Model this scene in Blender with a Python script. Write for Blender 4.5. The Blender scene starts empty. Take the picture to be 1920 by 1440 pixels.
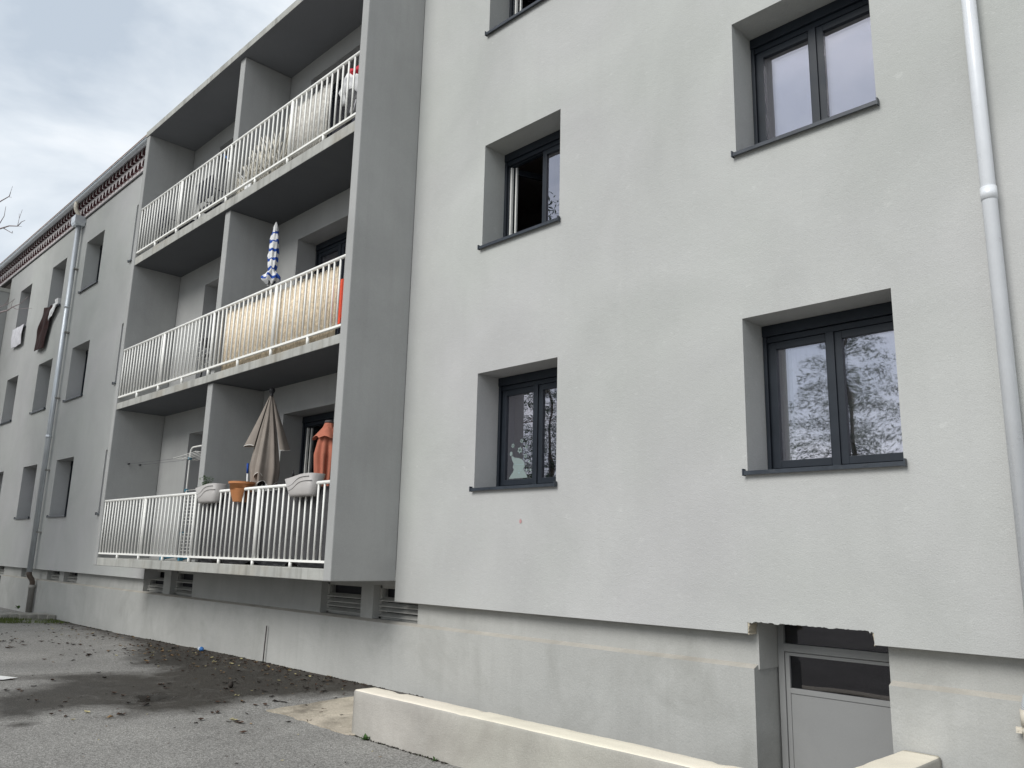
import bpy, bmesh, math, random
from mathutils import Vector, Matrix, noise
random.seed(7)
rad = math.radians
sc = bpy.context.scene
col = sc.collection

# ------------------------------------------------------------------ camera
CAM = Vector((0.0, -6.009, 1.6))
YAW, PITCH, ROLL, FPX = 0.795011, 0.208970, 0.0242034, 1529.39
fw = Vector((-math.sin(YAW)*math.cos(PITCH), math.cos(YAW)*math.cos(PITCH), math.sin(PITCH)))
r0 = Vector((math.cos(YAW), math.sin(YAW), 0)); u0 = r0.cross(fw)
rt = math.cos(ROLL)*r0 + math.sin(ROLL)*u0
up = -math.sin(ROLL)*r0 + math.cos(ROLL)*u0
cd = bpy.data.cameras.new('camera'); cam = bpy.data.objects.new('camera', cd); col.objects.link(cam)
cd.sensor_width = 36; cd.lens = FPX/1920*36; cd.clip_start = 0.05; cd.clip_end = 2000
M = Matrix((( rt.x, up.x, -fw.x, CAM.x), (rt.y, up.y, -fw.y, CAM.y), (rt.z, up.z, -fw.z, CAM.z), (0, 0, 0, 1)))
cam.matrix_world = M
sc.camera = cam

# ------------------------------------------------------------------ sky, sun, exposure
SUN_FROM = Vector((-0.01, -0.79, 0.61)).normalized()
world = bpy.data.worlds.new('World'); sc.world = world; world.use_nodes = True
wt = world.node_tree; wt.nodes.clear()
def N(t, typ, **kw):
    n = t.nodes.new(typ)
    for k, v in kw.items(): setattr(n, k, v)
    return n
wo = N(wt, 'ShaderNodeOutputWorld'); bg = N(wt, 'ShaderNodeBackground'); bg.inputs[1].default_value = 0.1
sky = N(wt, 'ShaderNodeTexSky'); sky.sky_type = 'NISHITA'; sky.sun_disc = False
sky.sun_elevation = math.asin(SUN_FROM.z); sky.sun_rotation = math.atan2(SUN_FROM.x, SUN_FROM.y)
tc = N(wt, 'ShaderNodeTexCoord'); mp = N(wt, 'ShaderNodeMapping'); mp.inputs['Scale'].default_value = (1.0, 1.0, 2.2)
mp.inputs['Location'].default_value = (0.35, 0.12, 0.4)
nz = N(wt, 'ShaderNodeTexNoise'); nz.inputs['Scale'].default_value = 2.6; nz.inputs['Detail'].default_value = 7; nz.inputs['Roughness'].default_value = 0.52
nz.inputs['Distortion'].default_value = 0.35
rp = N(wt, 'ShaderNodeValToRGB')
e = rp.color_ramp.elements; e[0].position = 0.37; e[0].color = (4.1, 4.65, 5.3, 1); e[1].position = 0.60; e[1].color = (7.5, 7.7, 7.9, 1)
m = rp.color_ramp.elements.new(0.5); m.color = (5.94, 6.38, 6.82, 1)
mx = N(wt, 'ShaderNodeMixRGB'); mx.inputs[0].default_value = 0.93
wt.links.new(tc.outputs['Generated'], mp.inputs[0]); wt.links.new(mp.outputs[0], nz.inputs['Vector'])
wt.links.new(nz.outputs[0], rp.inputs[0]); wt.links.new(sky.outputs[0], mx.inputs[1]); wt.links.new(rp.outputs[0], mx.inputs[2])
wt.links.new(mx.outputs[0], bg.inputs[0]); wt.links.new(bg.outputs[0], wo.inputs[0])
sd = bpy.data.lights.new('sun', 'SUN'); sd.energy = 1.8; sd.angle = rad(30); sd.color = (1.0, 0.985, 0.95)
sun = bpy.data.objects.new('sun', sd); col.objects.link(sun); sun.location = (-10, -30, 30)
sun.rotation_euler = SUN_FROM.to_track_quat('Z', 'Y').to_euler()
vs = sc.view_settings; vs.view_transform = 'Standard'; vs.look = 'None'; vs.exposure = 0.5; vs.gamma = 1.0

# ------------------------------------------------------------------ materials
MAT = {}
def base_mat(name):
    m_ = bpy.data.materials.new(name); m_.use_nodes = True
    t = m_.node_tree; b = t.nodes['Principled BSDF']; MAT[name] = m_
    return m_, t, b
def ramp(t, src, p0, c0, p1, c1):
    r = N(t, 'ShaderNodeValToRGB'); r.color_ramp.elements[0].position = p0; r.color_ramp.elements[0].color = c0
    r.color_ramp.elements[1].position = p1; r.color_ramp.elements[1].color = c1
    t.links.new(src, r.inputs[0]); return r
def g(v, a=1): return (v, v, v, a)
def mixc(t, blend, fac, a, b):
    mm = N(t, 'ShaderNodeMixRGB', blend_type=blend)
    for i, s in ((0, fac), (1, a), (2, b)):
        if hasattr(s, 'links'): t.links.new(s, mm.inputs[i])
        elif isinstance(s, (int, float)): mm.inputs[i].default_value = s if i == 0 else g(s)
        else: mm.inputs[i].default_value = (*s, 1) if len(s) == 3 else s
    return mm.outputs[0]
def noise_n(t, vec, scale, detail=4, rough=0.55, dist=0.0):
    n = N(t, 'ShaderNodeTexNoise'); n.inputs['Scale'].default_value = scale; n.inputs['Detail'].default_value = detail
    n.inputs['Roughness'].default_value = rough; n.inputs['Distortion'].default_value = dist
    t.links.new(vec, n.inputs['Vector']); return n.outputs[0]
def coords(t, scale=(1, 1, 1), loc=(0, 0, 0)):
    c = N(t, 'ShaderNodeTexCoord'); mm = N(t, 'ShaderNodeMapping'); mm.inputs['Scale'].default_value = scale; mm.inputs['Location'].default_value = loc
    t.links.new(c.outputs['Object'], mm.inputs[0]); return mm.outputs[0]
def mineral(name, c, vary=0.1, patch=0.5, grain=0.06, gscale=170, bump=0.35, bscale=170, bdist=0.006, rough=0.95, streak=0.0, streak_c=(0.1, 0.1, 0.09), spots=0.0, wisps=0.0, blot=0.0, blot_c=(0.1, 0.1, 0.09)):
    """painted render / concrete: broad mottling, grain, rain streaks, pale specks, dark blotches, rough relief"""
    m_, t, b = base_mat(name)
    v = coords(t)
    n1 = noise_n(t, v, patch, 6, 0.6, 0.4)
    lo = tuple(x*(1-vary) for x in c); hi = tuple(min(1, x*(1+vary)) for x in c)
    cc = ramp(t, n1, 0.32, (*lo, 1), 0.68, (*hi, 1)).outputs[0]
    n2 = noise_n(t, v, gscale, 3, 0.7)
    gr = ramp(t, n2, 0.3, g(1-grain*2), 0.7, g(1+grain)).outputs[0]
    cc = mixc(t, 'MULTIPLY', 1.0, cc, gr)
    if streak:
        vs_ = coords(t, (5.0, 5.0, 0.35)); ns = noise_n(t, vs_, 1.6, 5, 0.6)
        cc = mixc(t, 'MIX', ramp(t, ns, 0.5, g(0), 0.78, g(streak)).outputs[0], cc, streak_c)
    if spots:
        ns = noise_n(t, coords(t, (1, 1, 1.4)), 11.0, 7, 0.74, 0.5)
        cc = mixc(t, 'MIX', ramp(t, ns, 0.60, g(0), 0.74, g(spots)).outputs[0], cc, tuple(min(1, x*1.35) for x in c))
    if wisps:
        nw = noise_n(t, coords(t, (1.0, 1.0, 0.8), (11, 3, 2)), 9.0, 8, 0.72, 1.6)
        cc = mixc(t, 'MIX', ramp(t, nw, 0.64, g(0), 0.80, g(wisps)).outputs[0], cc, tuple(x*0.62 for x in c))
        nh = noise_n(t, coords(t, (1, 1, 1), (4, 8, 1)), 0.45, 3, 0.5)
        cc = mixc(t, 'MULTIPLY', 1.0, cc, ramp(t, nh, 0.35, (0.985, 1.0, 0.985, 1), 0.65, (1.0, 0.99, 1.01, 1)).outputs[0])
    if blot:
        ns = noise_n(t, coords(t, (1, 1, 1), (3, 5, 7)), 1.3, 7, 0.62, 0.5)
        cc = mixc(t, 'MIX', ramp(t, ns, 0.52, g(0), 0.72, g(blot)).outputs[0], cc, blot_c)
    t.links.new(cc, b.inputs['Base Color']); b.inputs['Roughness'].default_value = rough
    b.inputs['Specular IOR Level'].default_value = 0.2
    hb = noise_n(t, v, bscale, 4, 0.65); hb2 = noise_n(t, v, bscale*0.22, 3, 0.6)
    h = mixc(t, 'MIX', 0.45, hb, hb2)
    bp_ = N(t, 'ShaderNodeBump'); bp_.inputs['Strength'].default_value = bump; bp_.inputs['Distance'].default_value = bdist
    t.links.new(h, bp_.inputs['Height']); t.links.new(bp_.outputs[0], b.inputs['Normal'])
    return m_
def plain(name, c, rough=0.5, metal=0.0, vary=0.08, scale=8, bump=0.0, bscale=60, spec=0.4, dirt=0.0, dirt_c=(0.12, 0.09, 0.06), trans=0.0):
    m_, t, b = base_mat(name)
    v = coords(t); n1 = noise_n(t, v, scale, 5, 0.6)
    lo = tuple(x*(1-vary) for x in c); hi = tuple(min(1, x*(1+vary)) for x in c)
    cc = ramp(t, n1, 0.3, (*lo, 1), 0.7, (*hi, 1)).outputs[0]
    if dirt:
        nd = noise_n(t, v, scale*3.1, 6, 0.7)
        cc = mixc(t, 'MIX', ramp(t, nd, 0.55, g(0), 0.72, g(dirt)).outputs[0], cc, dirt_c)
    t.links.new(cc, b.inputs['Base Color'])
    rr = ramp(t, n1, 0.3, g(max(0, rough-0.07)), 0.7, g(min(1, rough+0.07)))
    t.links.new(rr.outputs[0], b.inputs['Roughness'])
    b.inputs['Metallic'].default_value = metal; b.inputs['Specular IOR Level'].default_value = spec
    if bump:
        hb = noise_n(t, v, bscale, 4, 0.6); bb = N(t, 'ShaderNodeBump'); bb.inputs['Strength'].default_value = bump; bb.inputs['Distance'].default_value = 0.01
        t.links.new(hb, bb.inputs['Height']); t.links.new(bb.outputs[0], b.inputs['Normal'])
    if trans:
        tr = N(t, 'ShaderNodeBsdfTranslucent'); t.links.new(cc, tr.inputs[0])
        ms = N(t, 'ShaderNodeMixShader'); ms.inputs[0].default_value = trans
        t.links.new(b.outputs[0], ms.inputs[1]); t.links.new(tr.outputs[0], ms.inputs[2])
        t.links.new(ms.outputs[0], t.nodes['Material Output'].inputs[0])
    return m_
def glass(name, tint=(0.93, 0.91, 1.0), refl=0.36, body=0.94, wavy=0.002):
    m_, t, b = base_mat(name); t.nodes.remove(b)
    gl = N(t, 'ShaderNodeBsdfGlossy'); gl.inputs['Roughness'].default_value = 0.012; gl.inputs['Color'].default_value = (*tint, 1)
    tr = N(t, 'ShaderNodeBsdfTransparent'); tr.inputs[0].default_value = (body, body*1.01, body*1.0, 1)
    fr = N(t, 'ShaderNodeFresnel'); fr.inputs[0].default_value = 1.5
    ad = N(t, 'ShaderNodeMath', operation='ADD', use_clamp=True); ad.inputs[1].default_value = refl
    t.links.new(fr.outputs[0], ad.inputs[0])
    v = coords(t); nb = noise_n(t, v, 2.2, 1, 0.4); bb = N(t, 'ShaderNodeBump'); bb.inputs['Strength'].default_value = 1.0; bb.inputs['Distance'].default_value = wavy
    t.links.new(nb, bb.inputs['Height']); t.links.new(bb.outputs[0], gl.inputs['Normal'])
    ms = N(t, 'ShaderNodeMixShader'); t.links.new(ad.outputs[0], ms.inputs[0]); t.links.new(tr.outputs[0], ms.inputs[1]); t.links.new(gl.outputs[0], ms.inputs[2])
    t.links.new(ms.outputs[0], t.nodes['Material Output'].inputs[0]); return m_

STUCCO = mineral('stucco', (0.458, 0.460, 0.446), vary=0.085, patch=0.55, grain=0.05, gscale=120, bump=0.55, bscale=95, bdist=0.012, spots=0.5, wisps=0.30, streak=0.14, streak_c=(0.375, 0.375, 0.36))
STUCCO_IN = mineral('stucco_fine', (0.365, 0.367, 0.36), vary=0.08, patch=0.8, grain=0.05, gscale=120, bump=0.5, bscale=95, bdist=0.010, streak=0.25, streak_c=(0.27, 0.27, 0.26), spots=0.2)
PLINTH = mineral('plinth_render', (0.42, 0.42, 0.402), vary=0.10, patch=0.9, grain=0.05, gscale=110, bump=0.5, bscale=60, bdist=0.012, spots=0.25, blot=0.35, blot_c=(0.22, 0.22, 0.20), streak=0.25, streak_c=(0.30, 0.30, 0.28))
LEDGE = mineral('ledge_render', (0.44, 0.415, 0.37), vary=0.12, patch=3, grain=0.08, bump=0.5, blot=0.4, blot_c=(0.25, 0.23, 0.2))
SLAB = mineral('slab_concrete', (0.40, 0.40, 0.375), vary=0.14, patch=2.2, grain=0.07, bump=0.4, bscale=120, streak=0.75, streak_c=(0.15, 0.145, 0.125), blot=0.3, blot_c=(0.33, 0.26, 0.16))
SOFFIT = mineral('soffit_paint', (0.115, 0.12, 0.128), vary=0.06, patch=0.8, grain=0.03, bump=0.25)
SOFFIT_LIT = mineral('soffit_paint_lit', (0.20, 0.207, 0.22), vary=0.06, patch=0.8, grain=0.03, bump=0.25)  # soffit paint lightened under the roof slab; ground bounce put into the colour
CREAM = mineral('cream_wall', (0.41, 0.392, 0.352), vary=0.14, patch=1.6, grain=0.07, gscale=110, bump=0.6, bscale=80, bdist=0.012, spots=0.3, streak=0.35, streak_c=(0.36, 0.335, 0.295), blot=0.55, blot_c=(0.30, 0.28, 0.25), wisps=0.5)
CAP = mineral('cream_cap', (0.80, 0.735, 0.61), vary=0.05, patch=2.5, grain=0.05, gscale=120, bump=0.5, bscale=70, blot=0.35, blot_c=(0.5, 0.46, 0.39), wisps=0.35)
APRON = mineral('apron_concrete', (0.44, 0.39, 0.31), vary=0.35, patch=2.4, grain=0.12, gscale=60, bump=0.8, bscale=40, bdist=0.02, blot=1.0, blot_c=(0.11, 0.095, 0.075), spots=1.0, wisps=0.8)
KERB = mineral('kerb_concrete', (0.32, 0.31, 0.28), vary=0.25, patch=2.5, grain=0.1, bump=0.6, bscale=50, blot=0.6, blot_c=(0.13, 0.125, 0.1), spots=0.6)
STEPC = mineral('step_concrete', (0.33, 0.32, 0.30), vary=0.15, patch=2, grain=0.08, bump=0.5, blot=0.4)
ANTH = plain('anthracite', (0.014, 0.019, 0.027), rough=0.48, vary=0.15, scale=5, spec=0.35, dirt=0.10, dirt_c=(0.05, 0.05, 0.05))
ANTH2 = plain('anthracite_sill', (0.026, 0.033, 0.044), rough=0.42, vary=0.2, scale=9, spec=0.5, dirt=0.15, dirt_c=(0.2, 0.2, 0.19))
WHITEPVC = plain('white_pvc', (0.74, 0.74, 0.71), rough=0.35)
RAILW = plain('railing_white', (0.86, 0.85, 0.81), rough=0.42, vary=0.04, scale=20, dirt=0.12, dirt_c=(0.42, 0.36, 0.28))
ZINC = plain('zinc', (0.62, 0.65, 0.68), rough=0.38, metal=0.65, vary=0.08, scale=3)
ALU = plain('painted_pipe', (0.74, 0.76, 0.79), rough=0.3, metal=0.08, vary=0.05, scale=3)
PVCB = plain('beige_pvc', (0.62, 0.57, 0.48), rough=0.45, dirt=0.2)
CASTIRON = plain('old_pipe', (0.27, 0.26, 0.24), rough=0.7, vary=0.2, scale=6, dirt=0.3)
RUSTD = plain('dark_elbow', (0.10, 0.075, 0.06), rough=0.7, vary=0.3, scale=9)
MAROON = plain('maroon_paint', (0.105, 0.040, 0.045), rough=0.85, vary=0.2, scale=14)
MORTAR = mineral('mortar_white', (0.56, 0.52, 0.52), vary=0.12, patch=4, bump=0.3)
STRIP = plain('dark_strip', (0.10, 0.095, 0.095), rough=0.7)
ROOF = mineral('roof_tile_clay', (0.30, 0.17, 0.11), vary=0.3, patch=3, bump=0.4)
GLASS = glass('window_glass')
GLASSD = glass('dusty_glass', refl=0.03, body=0.5)
ROOM = mineral('room_plaster', (0.40, 0.39, 0.37), vary=0.05, bump=0.1)
ROOMF = plain('room_floor', (0.16, 0.12, 0.09), rough=0.5)
CURTAIN = plain('voile', (0.84, 0.86, 0.87), rough=0.9, vary=0.05, bump=0.2, bscale=9, trans=0.35)
CURTG = plain('greenish_panel', (0.36, 0.40, 0.36), rough=0.9, vary=0.08)
DECAL = plain('frosted_decal', (0.22, 0.27, 0.265), rough=0.8, vary=0.04)
DECALD = plain('decal_lines', (0.25, 0.33, 0.34), rough=0.8)
DOORP = mineral('door_paint', (0.26, 0.262, 0.26), vary=0.05, patch=1.2, grain=0.02, bump=0.05, rough=0.6, blot=0.15, blot_c=(0.45, 0.45, 0.44))
FOAM = mineral('insulation_edge', (0.46, 0.41, 0.32), vary=0.2, patch=9, bump=0.8, bscale=50, bdist=0.02)
SLATM = plain('louvre_paint', (0.40, 0.395, 0.37), rough=0.65, vary=0.12, scale=7, dirt=0.3)
DARKIN = plain('cellar_dark', (0.03, 0.03, 0.035), rough=0.8)
TAUPE = plain('taupe_canvas', (0.26, 0.225, 0.195), rough=0.9, vary=0.12, scale=6, bump=0.15, bscale=120)
TRIM = plain('white_trim', (0.74, 0.72, 0.68), rough=0.8)
TERRA = plain('terracotta_canvas', (0.40, 0.135, 0.085), rough=0.9, vary=0.15, scale=7, bump=0.15, bscale=120)
BLACKP = plain('black_plastic', (0.022, 0.022, 0.025), rough=0.5)
DARKB = plain('dark_chair', (0.02, 0.022, 0.035), rough=0.55)
POTM = plain('terracotta_pot', (0.46, 0.19, 0.075), rough=0.55, vary=0.06)
PLANTERM = plain('planter_grey', (0.43, 0.41, 0.395), rough=0.5, vary=0.05, dirt=0.12)
PLANTERL = plain('planter_groove', (0.24, 0.23, 0.225), rough=0.6)
LEAFG = plain('leaf_green', (0.06, 0.13, 0.03), rough=0.6, vary=0.4, scale=30, trans=0.3)
MESHM = plain('screen_mesh', (0.055, 0.054, 0.057), rough=0.95, vary=0.25, scale=14, bump=0.3, bscale=90)
REED = plain('reed_straw', (0.70, 0.595, 0.45), rough=0.8, vary=0.28, scale=23, dirt=0.30, dirt_c=(0.36, 0.25, 0.16))
BIRCH = plain('birch_reed', (0.52, 0.50, 0.46), rough=0.85, vary=0.3, scale=18, dirt=0.65, dirt_c=(0.11, 0.10, 0.09))
WILLOW = plain('willow_sticks', (0.56, 0.53, 0.46), rough=0.85, vary=0.35, scale=25)
REDP = plain('orange_red_plastic', (0.72, 0.085, 0.035), rough=0.4)
BLUEC = plain('blue_cloth', (0.02, 0.075, 0.36), rough=0.85, vary=0.15)
WHITEC = plain('white_cloth', (0.76, 0.76, 0.76), rough=0.9, vary=0.05, scale=5)
REDC = plain('red_cloth', (0.55, 0.04, 0.06), rough=0.9, vary=0.2)
BLUEP = plain('blue_plastic', (0.03, 0.15, 0.42), rough=0.4)
TEAL = plain('teal_plastic', (0.03, 0.20, 0.30), rough=0.4)
BROWNT = plain('brown_towel', (0.030, 0.012, 0.011), rough=1.0, vary=0.3, scale=9, bump=0.4, bscale=80)
PATTERN = plain('patterned_cloth', (0.62, 0.61, 0.64), rough=0.95, vary=0.12, scale=7, dirt=0.4, dirt_c=(0.36, 0.34, 0.40))
CLEAR = plain('clear_bottle', (0.60, 0.66, 0.72), rough=0.15, vary=0.2)
STEEL = plain('rusty_rod', (0.075, 0.065, 0.065), rough=0.7, vary=0.3)
PAINTW = mineral('road_paint', (0.74, 0.74, 0.72), vary=0.1, patch=5, grain=0.15, bump=0.4, blot=0.3, blot_c=(0.3, 0.3, 0.3))
BARK = plain('bark', (0.13, 0.105, 0.085), rough=0.95, vary=0.3, scale=12, bump=0.6, bscale=25)
TWIG = plain('twig', (0.24, 0.20, 0.20), rough=0.9, vary=0.2)
NEEDLE = plain('needles', (0.05, 0.075, 0.05), rough=0.8, vary=0.35, scale=2, trans=0.35)
BROADL = plain('broad_leaves', (0.05, 0.075, 0.03), rough=0.7, vary=0.4, scale=2, trans=0.35)
GRASSM = plain('grass', (0.10, 0.13, 0.035), rough=0.9, vary=0.45, scale=3, trans=0.2)
LBROWN = plain('leaf_brown', (0.065, 0.035, 0.022), rough=0.9, vary=0.4, scale=9)
LTAN = plain('leaf_tan', (0.26, 0.17, 0.085), rough=0.9, vary=0.3, scale=9)
LYEL = plain('leaf_yellow', (0.42, 0.37, 0.20), rough=0.8, vary=0.2, scale=9)
LDARK = plain('leaf_dark', (0.028, 0.022, 0.018), rough=0.8, vary=0.3, scale=9)
WOODP = plain('pale_wood', (0.58, 0.46, 0.30), rough=0.8, vary=0.15)
PINKW = plain('pink_mark', (0.46, 0.27, 0.27), rough=0.9)
WETM = plain('wire_line', (0.10, 0.10, 0.11), rough=0.6)

# asphalt with wet, puddle and dirt masks stored on the ground mesh
m_, t, b = base_mat('asphalt')
v = coords(t)
at = N(t, 'ShaderNodeAttribute', attribute_name='wear'); sp = N(t, 'ShaderNodeSeparateColor'); t.links.new(at.outputs['Color'], sp.inputs[0])
vor = N(t, 'ShaderNodeTexVoronoi'); vor.inputs['Scale'].default_value = 95; t.links.new(v, vor.inputs['Vector'])
sepc = N(t, 'ShaderNodeSeparateColor'); t.links.new(vor.outputs['Color'], sepc.inputs[0])
stone = ramp(t, sepc.outputs[0], 0.1, (0.165, 0.160, 0.150, 1), 0.95, (0.36, 0.352, 0.335, 1)).outputs[0]
big = ramp(t, noise_n(t, v, 0.8, 6, 0.62, 0.3), 0.3, (0.80, 0.79, 0.78, 1), 0.7, (1.12, 1.11, 1.09, 1)).outputs[0]
dry = mixc(t, 'MULTIPLY', 1.0, stone, big)
fine = ramp(t, noise_n(t, v, 40, 4, 0.7), 0.3, g(0.8), 0.7, g(1.15)).outputs[0]
dry = mixc(t, 'MULTIPLY', 1.0, dry, fine)
cv = N(t, 'ShaderNodeTexVoronoi'); cv.feature = 'DISTANCE_TO_EDGE'; cv.inputs['Scale'].default_value = 0.55
cdn = N(t, 'ShaderNodeTexNoise'); cdn.inputs['Scale'].default_value = 3.0; cdn.inputs['Detail'].default_value = 6; t.links.new(v, cdn.inputs['Vector'])
cdm = N(t, 'ShaderNodeMixRGB', blend_type='ADD'); cdm.inputs[0].default_value = 0.30; t.links.new(v, cdm.inputs[1]); t.links.new(cdn.outputs['Color'], cdm.inputs[2]); t.links.new(cdm.outputs[0], cv.inputs['Vector'])
dry = mixc(t, 'MIX', ramp(t, cv.outputs['Distance'], 0.002, g(0.16), 0.008, g(0)).outputs[0], dry, (0.05, 0.045, 0.04))
wn = N(t, 'ShaderNodeMath', operation='ADD'); t.links.new(sp.outputs[0], wn.inputs[0])
wn2 = N(t, 'ShaderNodeMath', operation='MULTIPLY_ADD'); t.links.new(noise_n(t, v, 3.0, 8, 0.72, 0.7), wn2.inputs[0]); wn2.inputs[1].default_value = 1.3; wn2.inputs[2].default_value = -0.65
t.links.new(wn2.outputs[0], wn.inputs[1])
wet = ramp(t, wn.outputs[0], 0.22, g(0), 0.95, g(1)).outputs[0]
wetc = mixc(t, 'MULTIPLY', 1.0, dry, (0.19, 0.175, 0.155))
cc = mixc(t, 'MIX', wet, dry, wetc)
dn = N(t, 'ShaderNodeMath', operation='ADD'); t.links.new(sp.outputs[2], dn.inputs[0]); t.links.new(wn2.outputs[0], dn.inputs[1])
dirt = ramp(t, dn.outputs[0], 0.35, g(0), 0.85, g(0.85)).outputs[0]
cc = mixc(t, 'MIX', dirt, cc, (0.040, 0.031, 0.024))
pn_ = N(t, 'ShaderNodeMath', operation='ADD'); t.links.new(sp.outputs[1], pn_.inputs[0]); pm_ = N(t, 'ShaderNodeMath', operation='MULTIPLY'); t.links.new(wn2.outputs[0], pm_.inputs[0]); pm_.inputs[1].default_value = 0.8; t.links.new(pm_.outputs[0], pn_.inputs[1])
pud = ramp(t, pn_.outputs[0], 0.35, g(0), 0.75, g(1)).outputs[0]
cc = mixc(t, 'MIX', pud, cc, (0.018, 0.014, 0.011))
t.links.new(cc, b.inputs['Base Color'])
r1 = mixc(t, 'MIX', wet, g(0.95), g(0.55)); r2 = mixc(t, 'MIX', pud, r1, g(0.12)); t.links.new(r2, b.inputs['Roughness'])
b.inputs['Specular IOR Level'].default_value = 0.35
bb = N(t, 'ShaderNodeBump'); bb.inputs['Distance'].default_value = 0.008
t.links.new(vor.outputs['Distance'], bb.inputs['Height'])
t.links.new(ramp(t, pud, 0.0, g(0.6), 1.0, g(0.0)).outputs[0], bb.inputs['Strength']); t.links.new(bb.outputs[0], b.inputs['Normal'])
ASPH = m_

# ------------------------------------------------------------------ helpers
def thing(name, label, cat, loc=(0, 0, 0), group=None):
    o = bpy.data.objects.new(name, None); col.objects.link(o); o.location = loc; o.empty_display_size = 0.2
    o['label'] = label; o['category'] = cat
    if group: o['group'] = group
    return o
def wloc(o):
    p = Vector((0, 0, 0))
    while o: p += o.location if o.type == 'EMPTY' else Vector((0, 0, 0)); o = o.parent
    return p
def adopt(o, parent):
    if parent:
        o.parent = parent
        if parent.type == 'EMPTY': o.matrix_parent_inverse = Matrix.Translation(-parent.location)
        elif parent.location.length > 0: o.matrix_parent_inverse = (Matrix.Translation(parent.location)).inverted()
    return o
def link_mesh(name, me, parent=None, loc=(0, 0, 0)):
    o = bpy.data.objects.new(name, me); col.objects.link(o); o.location = loc
    return adopt(o, parent)
def tag(o, label=None, cat=None, group=None, kind=None):
    for k, v_ in (('label', label), ('category', cat), ('group', group), ('kind', kind)):
        if v_: o[k] = v_
    return o
class MB:
    """collects shapes for one mesh"""
    def __init__(s): s.v = []; s.f = []; s.m = []; s.sm = []
    def add(s, vs, fs, mi=0, smooth=False):
        o = len(s.v); s.v += [tuple(p) for p in vs]
        for f in fs: s.f.append([i+o for i in f]); s.m.append(mi); s.sm.append(smooth)
        return s
    def box(s, a, b, mi=0):
        (x0, y0, z0), (x1, y1, z1) = a, b
        x0, x1 = min(x0, x1), max(x0, x1); y0, y1 = min(y0, y1), max(y0, y1); z0, z1 = min(z0, z1), max(z0, z1)
        return s.add([(x0, y0, z0), (x1, y0, z0), (x1, y1, z0), (x0, y1, z0), (x0, y0, z1), (x1, y0, z1), (x1, y1, z1), (x0, y1, z1)],
                     [(0, 3, 2, 1), (4, 5, 6, 7), (0, 1, 5, 4), (1, 2, 6, 5), (2, 3, 7, 6), (3, 0, 4, 7)], mi)
    def tube(s, pts, rads, n=8, mi=0, cap=True, smooth=True):
        pts = [Vector(p) for p in pts]
        if isinstance(rads, (int, float)): rads = [rads]*len(pts)
        vs, fs = [], []
        prev = None
        for i, p in enumerate(pts):
            d = (pts[min(i+1, len(pts)-1)]-pts[max(i-1, 0)])
            d = d.normalized() if d.length > 1e-9 else Vector((0, 0, 1))
            if prev is None:
                a = d.orthogonal().normalized()
            else:
                a = prev - d*prev.dot(d); a = a.normalized() if a.length > 1e-6 else d.orthogonal().normalized()
            prev = a; bb_ = d.cross(a)
            for k in range(n):
                an = 2*math.pi*k/n; vs.append(p+(a*math.cos(an)+bb_*math.sin(an))*rads[i])
        for i in range(len(pts)-1):
            for k in range(n):
                k2 = (k+1) % n; fs.append((i*n+k, i*n+k2, (i+1)*n+k2, (i+1)*n+k))
        s.add(vs, fs, mi, smooth)
        if cap:
            o = len(s.v)-len(vs)
            s.f.append([o+k for k in range(n)][::-1]); s.m.append(mi); s.sm.append(False)
            s.f.append([o+(len(pts)-1)*n+k for k in range(n)]); s.m.append(mi); s.sm.append(False)
        return s
    def build(s, name, mats, parent=None, loc=(0, 0, 0), merge=False, bevel=0.0):
        me = bpy.data.meshes.new(name); me.from_pydata(s.v, [], s.f)
        mats = mats if isinstance(mats, (list, tuple)) else [mats]
        for q in mats: me.materials.append(q)
        me.polygons.foreach_set('material_index', s.m); me.polygons.foreach_set('use_smooth', s.sm)
        bm = bmesh.new(); bm.from_mesh(me)
        if merge: bmesh.ops.remove_doubles(bm, verts=bm.verts, dist=1e-4)
        bmesh.ops.recalc_face_normals(bm, faces=bm.faces)
        if bevel:
            ed = [e_ for e_ in bm.edges if len(e_.link_faces) == 2 and e_.calc_face_angle(0) > 0.6]
            bmesh.ops.bevel(bm, geom=ed, offset=bevel, segments=2, affect='EDGES', profile=0.5)
        bm.to_mesh(me); bm.free(); me.update()
        return link_mesh(name, me, parent, loc)
def box(name, a, b, mat, parent=None, bevel=0.0): return MB().box(a, b).build(name, mat, parent, bevel=bevel)

def wall(mb, x0, x1, z0, z1, y, ops, depth, mi=0, rmi=0, step=None):
    """sheet at y with rectangular openings and their reveals"""
    xs = sorted({x0, x1, *[max(x0, min(x1, v_)) for o in ops for v_ in (o[0], o[1])]})
    zs = sorted({z0, z1, *[max(z0, min(z1, v_)) for o in ops for v_ in (o[2], o[3])]})
    for i in range(len(xs)-1):
        for j in range(len(zs)-1):
            cx, cz = (xs[i]+xs[i+1])/2, (zs[j]+zs[j+1])/2
            if any(o[0] < cx < o[1] and o[2] < cz < o[3] for o in ops): continue
            mb.add([(xs[i], y, zs[j]), (xs[i+1], y, zs[j]), (xs[i+1], y, zs[j+1]), (xs[i], y, zs[j+1])], [(0, 1, 2, 3)], mi)
    for a, b_, c, d in [o[:4] for o in ops]:
        q = y+depth
        mb.add([(a, y, c), (a, q, c), (a, q, d), (a, y, d)], [(0, 1, 2, 3)], rmi)
        mb.add([(b_, y, c), (b_, y, d), (b_, q, d), (b_, q, c)], [(0, 1, 2, 3)], rmi)
        mb.add([(a, y, d), (a, q, d), (b_, q, d), (b_, y, d)], [(0, 1, 2, 3)], rmi)
        if c > z0+1e-4: mb.add([(a, y, c), (b_, y, c), (b_, q, c), (a, q, c)], [(0, 1, 2, 3)], rmi)

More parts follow.
